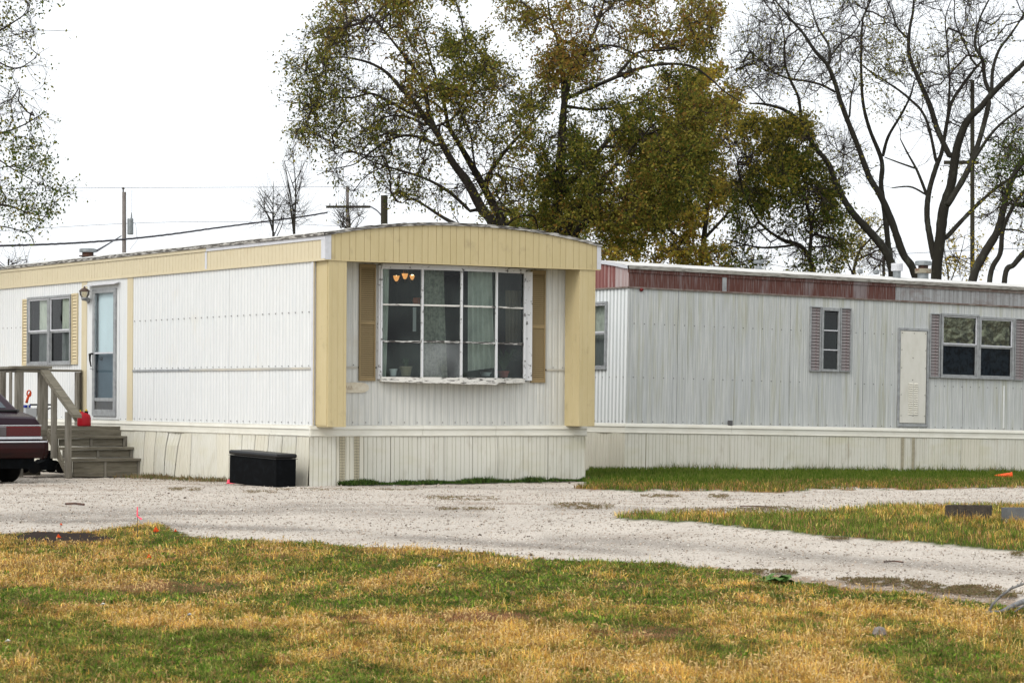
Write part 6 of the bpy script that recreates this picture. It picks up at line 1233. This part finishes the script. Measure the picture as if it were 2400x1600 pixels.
def cols_for(X, Y, x, y, extra=0):
    s, rb = patch(X, Y, x, y); n = len(X); s = s + RNG.normal(0, .26, n) + extra; r = RNG.integers(0, 100, n)
    c = np.where((s > .05)[:, None], STC[r % 5], GRC[r % 5]); mid = (np.abs(s - .05) < .09) & (r % 3 == 0); c[mid] = (STC[r[mid] % 5] * .5 + GRC[r[mid] % 5] * .5)
    m = (rb + RNG.normal(0, .1, n)) > .33; c[m] = BRC[r[m] % 4]; m2 = RNG.random(n) < .18; c[m2] = BRC[r[m2] % 4]
    cl = np.clip(.25 + 1.6 * fbm(X * 8, Y * 6, 83, 3), .5, 1.4)[:, None]
    return c * RNG.uniform(.5, 1.3, (n, 1)) * cl, s, m
def grass_obj(name, parts, label):
    V = []; Fa = []; C = []; o = 0
    for v, f, c in parts: V.append(v); Fa.append(f + o); C.append(c); o += len(v)
    ob = link(name, npmesh(name, np.concatenate(V), np.concatenate(Fa), m_grass, np.concatenate(C)), kind='stuff'); return tag(ob, label, 'grass')
def heads(X, Y, hgt, L_, R_, cols):
    """foxtail seed heads on stems"""
    n = len(X); Z = gz(X, Y); P = np.stack([X, Y, Z], 1); a = RNG.uniform(0, 6.28, n); d = np.stack([np.cos(a), np.sin(a), np.zeros(n)], 1); ln = RNG.uniform(.1, .95, n)[:, None]; up = np.array([[0, 0, 1.]]); h = hgt[:, None]
    e = P + up * h + d * h * ln * .6; ax = up * (1 - ln) + d * ln * 1.6; ax = ax / np.linalg.norm(ax, axis=1, keepdims=True); s1 = np.cross(ax, np.array([[.3, .9, .1]])); s1 /= np.linalg.norm(s1, axis=1, keepdims=True); s2 = np.cross(ax, s1); Lc = L_[:, None]; Rc = R_[:, None]
    ring_ = lambda f, g_: [e + ax * Lc * f + (s1 * math.cos(t) + s2 * math.sin(t)) * Rc * g_ for t in np.arange(4) * math.pi / 2]
    pts = ring_(0, .35) + ring_(.3, 1) + ring_(.7, .85) + ring_(1, .15); V = np.stack(pts, 1).reshape(-1, 3); i = (np.arange(n) * 16)[:, None]; f = []
    for r in range(3):
        for j in range(4): f.append([r * 4 + j, r * 4 + (j + 1) % 4, r * 4 + 4 + (j + 1) % 4, r * 4 + 4 + j])
    Fa = (i[:, :, None] + np.array(f)[None]).reshape(-1, 4); C = np.repeat(cols, 12, 0)
    # stems
    sw = s1 * .0012; m1 = P + up * h * .5; V2 = np.stack([P - sw, P + sw, e + sw, e - sw], 1).reshape(-1, 3); F2 = np.arange(4 * n).reshape(n, 4); return [(V, Fa, C), (V2, F2, cols * .8)]
parts = []
for (n, a, b, hs_, ws_) in ((260000, 13.0, 17.0, .036, .0034), (250000, 16.5, 26.0, .036, .0044)):
    X, Y, x, y = scatter(n, a, b, 'lawn'); c, s, m = cols_for(X, Y, x, y); tall = np.where(s > .05, 1.15, .8) * np.where(m, .6, 1) * np.clip(2.4 * fbm(X * 7, Y * 6, 87, 3) - .3, .6, 1.8); hg = hs_ * RNG.uniform(.4, 1.4, len(X)) * tall; parts.append(blades(X, Y, hg, ws_ * RNG.uniform(.6, 1.4, len(X)), c, 1.8))
X, Y, x, y = scatter(60000, 13.0, 22.0, 'lawn'); c, s, m = cols_for(X, Y, x, y); k = (s < .0) & ~m; X, Y, c = X[k], Y[k], c[k]
parts.append(blades(X, Y, RNG.uniform(.012, .035, len(X)), RNG.uniform(.008, .018, len(X)), c * np.array([.8, .95, .7]), 1.3))
grass_obj('lawn_grass', parts, 'mixed green and straw coloured lawn in the foreground')
X, Y, x, y = scatter(30000, 13.0, 22.0, 'lawn'); s, rb = patch(X, Y, x, y); k = RNG.random(len(X)) < np.clip(.12 + (s) * 2.2, .03, 1) * np.where(Y > 18.5, .5, 1); X, Y = X[k], Y[k]; n = len(X); yel = (s[k] < .02)[:, None]
cc = np.where(yel, np.array([[.42, .42, .15]]), np.array([[.68, .50, .23]])) * RNG.uniform(.8, 1.2, (n, 1)); grass_obj('foxtail_seed_heads', heads(X, Y, RNG.uniform(.018, .060, n), RNG.uniform(.012, .026, n), RNG.uniform(.0028, .0045, n), cc), 'pale foxtail seed heads standing over the foreground lawn')
parts = []
X, Y, x, y = scatter(190000, 18, 28, 'isle'); c, s, m = cols_for(X, Y, x, y, -.14); parts.append(blades(X, Y, .05 * RNG.uniform(.4, 1.5, len(X)) * np.where(m, .6, 1), .0048 * RNG.uniform(.6, 1.4, len(X)), c, .6)); X2, Y2 = X[:200], Y[:200]
Xb = np.concatenate([RNG.uniform(gpt(2215, 1222).x, gpt(2330, 1222).x, 260), RNG.uniform(gpt(2355, 1228).x, gpt(2400, 1228).x, 110)]); Yb2 = np.concatenate([RNG.normal(gpt(2275, 1224).y - .06, .04, 260), RNG.normal(gpt(2380, 1230).y - .06, .04, 110)])
parts.append(blades(Xb, Yb2, RNG.uniform(.03, .12, 370), RNG.uniform(.003, .006, 370), STC[RNG.integers(0, 5, 370)] * RNG.uniform(.5, 1, (370, 1)), .8))
grass_obj('island_grass', parts, 'tapering strip of green and dry grass between the two gravel lanes')
parts = []
X, Y, x, y = scatter(260000, 31, 52, 'strip'); inside = np.zeros(len(X), bool); q = np.stack([X, Y, 0 * X], 1) - B.O; ub, vb = q @ B.R[0], q @ B.R[1]; q = np.stack([X, Y, 0 * X], 1) - A.O; ua, va_ = q @ A.R[0], q @ A.R[1]
k = ~((ub > -.03) & (vb > -.03) & (vb < 5)) & ~((ua > -.03) & (ua < 4.2) & (va_ > -.02)); X, Y, x, y, ub, vb = X[k], Y[k], x[k], y[k], ub[k], vb[k]
c, s, m = cols_for(X, Y, x, y, 0); near = np.clip((6.5 + vb) / 3.5 + (fbm(X * .9, Y * .5, 101, 3) - .5) * 1.2, 0, 1) ; g_ = GRC[RNG.integers(0, 5, len(X))] * np.array([.55, .62, .55]); mk = (near + RNG.normal(0, .3, len(X))) > .12; c2_ = np.where((RNG.random(len(X)) < .35)[:, None], BRC[RNG.integers(0, 4, len(X))] * .85, c * .75); c = np.where(mk[:, None], g_, c2_)
parts.append(blades(X, Y, np.where(mk, .062, .045) * RNG.uniform(.5, 1.5, len(X)), .0065 * RNG.uniform(.6, 1.5, len(X)), c, .5))
# taller tufts against the skirting of B
nt_ = 520; tu = RNG.uniform(-.1, 9, nt_); tu = tu[fbm(tu * 1.7, tu * 0, 7, 3) > .42]; P = np.array([B.W(u, -.10 - RNG.random() * .05, 0) for u in tu]); nrep = 6; Xt = np.repeat(P[:, 0], nrep) + RNG.normal(0, .03, len(P) * nrep); Yt = np.repeat(P[:, 1], nrep) + RNG.normal(0, .01, len(P) * nrep)
parts.append(blades(Xt, Yt, RNG.uniform(.05, .20, len(Xt)) * RNG.random(len(Xt)) ** .5, RNG.uniform(.004, .008, len(Xt)), np.where((RNG.random(len(Xt)) < .08)[:, None], STC[0][None] * .5, GRC[RNG.integers(0, 5, len(Xt))] * .6), .5))
grass_obj('strip_grass', parts, 'dark green grass strip along the skirting of the grey home')
# weeds along A's skirting and by the bench
def weeds(n, u0, u1, axis, label, name, col, hmin, hmax, spread=.10):
    t = RNG.uniform(u0, u1, n); t = t[fbm(t * 2.3, t * 0 + 3, 13, 3) + RNG.uniform(-.15, .15, len(t)) > .36]; o = -.06 - np.abs(RNG.normal(0, spread, len(t)))
    P = np.array([A.W(a, b, 0) if axis == 'u' else A.W(b, a, 0) for a, b in zip(t, o)]); hv = hmin + (hmax - hmin) * fbm(t * 3.1, t * 0, 19, 3) * RNG.uniform(.4, 1.3, len(t)); n = len(t)
    col = np.array(col)[RNG.integers(0, len(col), n)] * RNG.uniform(.7, 1.3, (n, 1)); return grass_obj(name, [blades(P[:, 0], P[:, 1], hv, RNG.uniform(.006, .016, n), col, 1.0)], label)
weeds(14000, .35, 4.25, 'u', 'low dark green weeds along the foot of the front skirting', 'skirting_weeds', [(.03, .07, .015), (.05, .10, .02), (.04, .06, .02), (.08, .11, .03)], .01, .10, .12)
weeds(2200, 2.1, 5.2, 'v', 'thin brown and green weeds between the bench and the stairs', 'skirting_weeds', [(.12, .13, .05), (.16, .12, .06), (.22, .16, .09)], .01, .11, .22)
# dry creeping weeds on the gravel
parts = []
for (poly, n) in (([(1680, 1337), (1860, 1340), (1870, 1350), (1700, 1346)], 2500), ([(1960, 1357), (2120, 1360), (2200, 1378), (2150, 1384), (2000, 1368)], 6000), ([(2170, 1378), (2300, 1374), (2335, 1388), (2400, 1400), (2400, 1406), (2180, 1388)], 6000), ([(1290, 1182), (1380, 1180), (1440, 1190), (1360, 1196)], 2500), ([(1000, 1164), (1180, 1168), (1160, 1176), (1020, 1172)], 1600), ([(395, 1144), (460, 1144), (470, 1150), (405, 1152)], 900), ([(570, 1151), (640, 1151), (650, 1156), (580, 1158)], 500), ([(1500, 1162), (1560, 1160), (1600, 1168), (1510, 1168)], 900), ([(1660, 1160), (1710, 1162), (1700, 1170), (1665, 1168)], 700), ([(1560, 1196), (1860, 1188), (1900, 1196), (1600, 1203)], 2600), ([(640, 1146), (980, 1148), (980, 1151), (640, 1150)], 1300), ([(1020, 1190), (1160, 1193), (1150, 1198), (1030, 1198)], 800), ([(2380, 1296), (2400, 1298), (2400, 1306), (2370, 1302)], 500), ([(1930, 1262), (1990, 1262), (1980, 1268), (1930, 1266)], 500)):
    pl = np.array(poly, float); q = RNG.uniform(pl.min(0), pl.max(0), (n * 3, 2)); q = q[inpoly(q[:, 0] + RNG.normal(0, 22, len(q)), q[:, 1] + RNG.normal(0, 2.2, len(q)), poly)][:n]
    q = q[fbm(q[:, 0] / 14, q[:, 1] / 3, 5, 3) > .42]
    z0 = -.10 if pl[0][1] > 1330 else 0; Yv = F * (HC - 0) / (q[:, 1] - H)
    for _ in range(12): Yv = F * (HC - gz((q[:, 0] - 1200) * Yv / F, Yv)) / (q[:, 1] - H) * .5 + Yv * .5
    X = (q[:, 0] - 1200) * Yv / F; c = np.array([(.12, .09, .045), (.19, .14, .08), (.10, .10, .04), (.15, .10, .06)])[RNG.integers(0, 4, len(X))] * RNG.uniform(.7, 1.3, (len(X), 1)); parts.append(blades(X, Yv, RNG.uniform(.006, .022, len(X)), RNG.uniform(.004, .010, len(X)), c * 1.25, 2.0))
grass_obj('creeping_weeds', parts, 'brown creeping weeds and dead leaves scattered on the gravel')
# loose stones
def stones(n, Y0, Y1, s0, s1, cond=None):
    Yv = RNG.uniform(Y0, Y1, n); hw = 1200 / F * Yv + .5; X = RNG.uniform(-1, 1, n) * hw; x, y, lawn, isle, strip, dirt = gmask(X, Yv); k = ~(lawn | isle | strip)
    q = np.stack([X, Yv, 0 * X], 1); qa = q - A.O; k &= ~((qa @ A.R[0] > 0) & (qa @ A.R[0] < 4.1) & (qa @ A.R[1] > 0)); X, Yv = X[k], Yv[k]; n = len(X); Z = gz(X, Yv)
    r = s0 + (s1 - s0) * RNG.random(n) ** 2.5; b = np.array([(1, 0, 0), (0, 1, 0), (-1, 0, 0), (0, -1, 0), (0, 0, .7), (0, 0, -.7)]); a = RNG.uniform(0, 6.28, n); V = b[None] * r[:, None, None] * RNG.uniform(.6, 1.25, (n, 6, 1)); ca, sa = np.cos(a)[:, None], np.sin(a)[:, None]
    V = np.stack([V[:, :, 0] * ca - V[:, :, 1] * sa, V[:, :, 0] * sa + V[:, :, 1] * ca, V[:, :, 2]], -1) + np.stack([X, Yv, Z + r * .3], 1)[:, None]
    f = np.array([(0, 1, 4), (1, 2, 4), (2, 3, 4), (3, 0, 4), (1, 0, 5), (2, 1, 5), (3, 2, 5), (0, 3, 5)]); Fa = (np.arange(n) * 6)[:, None, None] + f[None]; base = np.array([(.46, .42, .37), (.55, .52, .47), (.36, .31, .26), (.26, .22, .18), (.42, .34, .27), (.10, .075, .055)])
    c = base[RNG.choice(6, n, p=[.3, .12, .23, .14, .13, .08])] * RNG.uniform(.8, 1.15, (n, 1)); return V.reshape(-1, 3), Fa.reshape(-1, 3), np.repeat(c, 8, 0)
P_ = [stones(90000, 17.5, 40, .004, .012), stones(1000, 17.5, 38, .010, .022)]
V = np.concatenate([P_[0][0], P_[1][0]]); Fa = np.concatenate([P_[0][1], P_[1][1] + len(P_[0][0])]); C = np.concatenate([P_[0][2], P_[1][2]])
o = link('gravel_stones', npmesh('gravel_stones', V, Fa, M('stone', (1, 1, 1), attr='Col', rough=.9, spec=.2), C), kind='stuff'); tag(o, 'loose pale gravel stones over the driveway', 'gravel')
# rough clods in the dark soil patch
n = 900; q = np.stack([RNG.normal(130, 55, n), RNG.normal(1262, 4, n)], 1); Yv = F * (HC + .08) / (q[:, 1] - H); X = (q[:, 0] - 1200) * Yv / F; r = RNG.uniform(.006, .022, n); b = np.array([(1, 0, 0), (0, 1, 0), (-1, 0, 0), (0, -1, 0), (0, 0, .7), (0, 0, -.7)]); V = (b[None] * r[:, None, None] * RNG.uniform(.6, 1.3, (n, 6, 1)) + np.stack([X, Yv, gz(X, Yv) + .012], 1)[:, None]).reshape(-1, 3)
f = np.array([(0, 1, 4), (1, 2, 4), (2, 3, 4), (3, 0, 4), (1, 0, 5), (2, 1, 5), (3, 2, 5), (0, 3, 5)]); o = link('soil_clods', npmesh('soil_clods', V, ((np.arange(n) * 6)[:, None, None] + f[None]).reshape(-1, 3), M('soil', (.02, .015, .012), rough=.95)), kind='stuff'); tag(o, 'dark clods of turned soil at the lawn edge', 'soil')
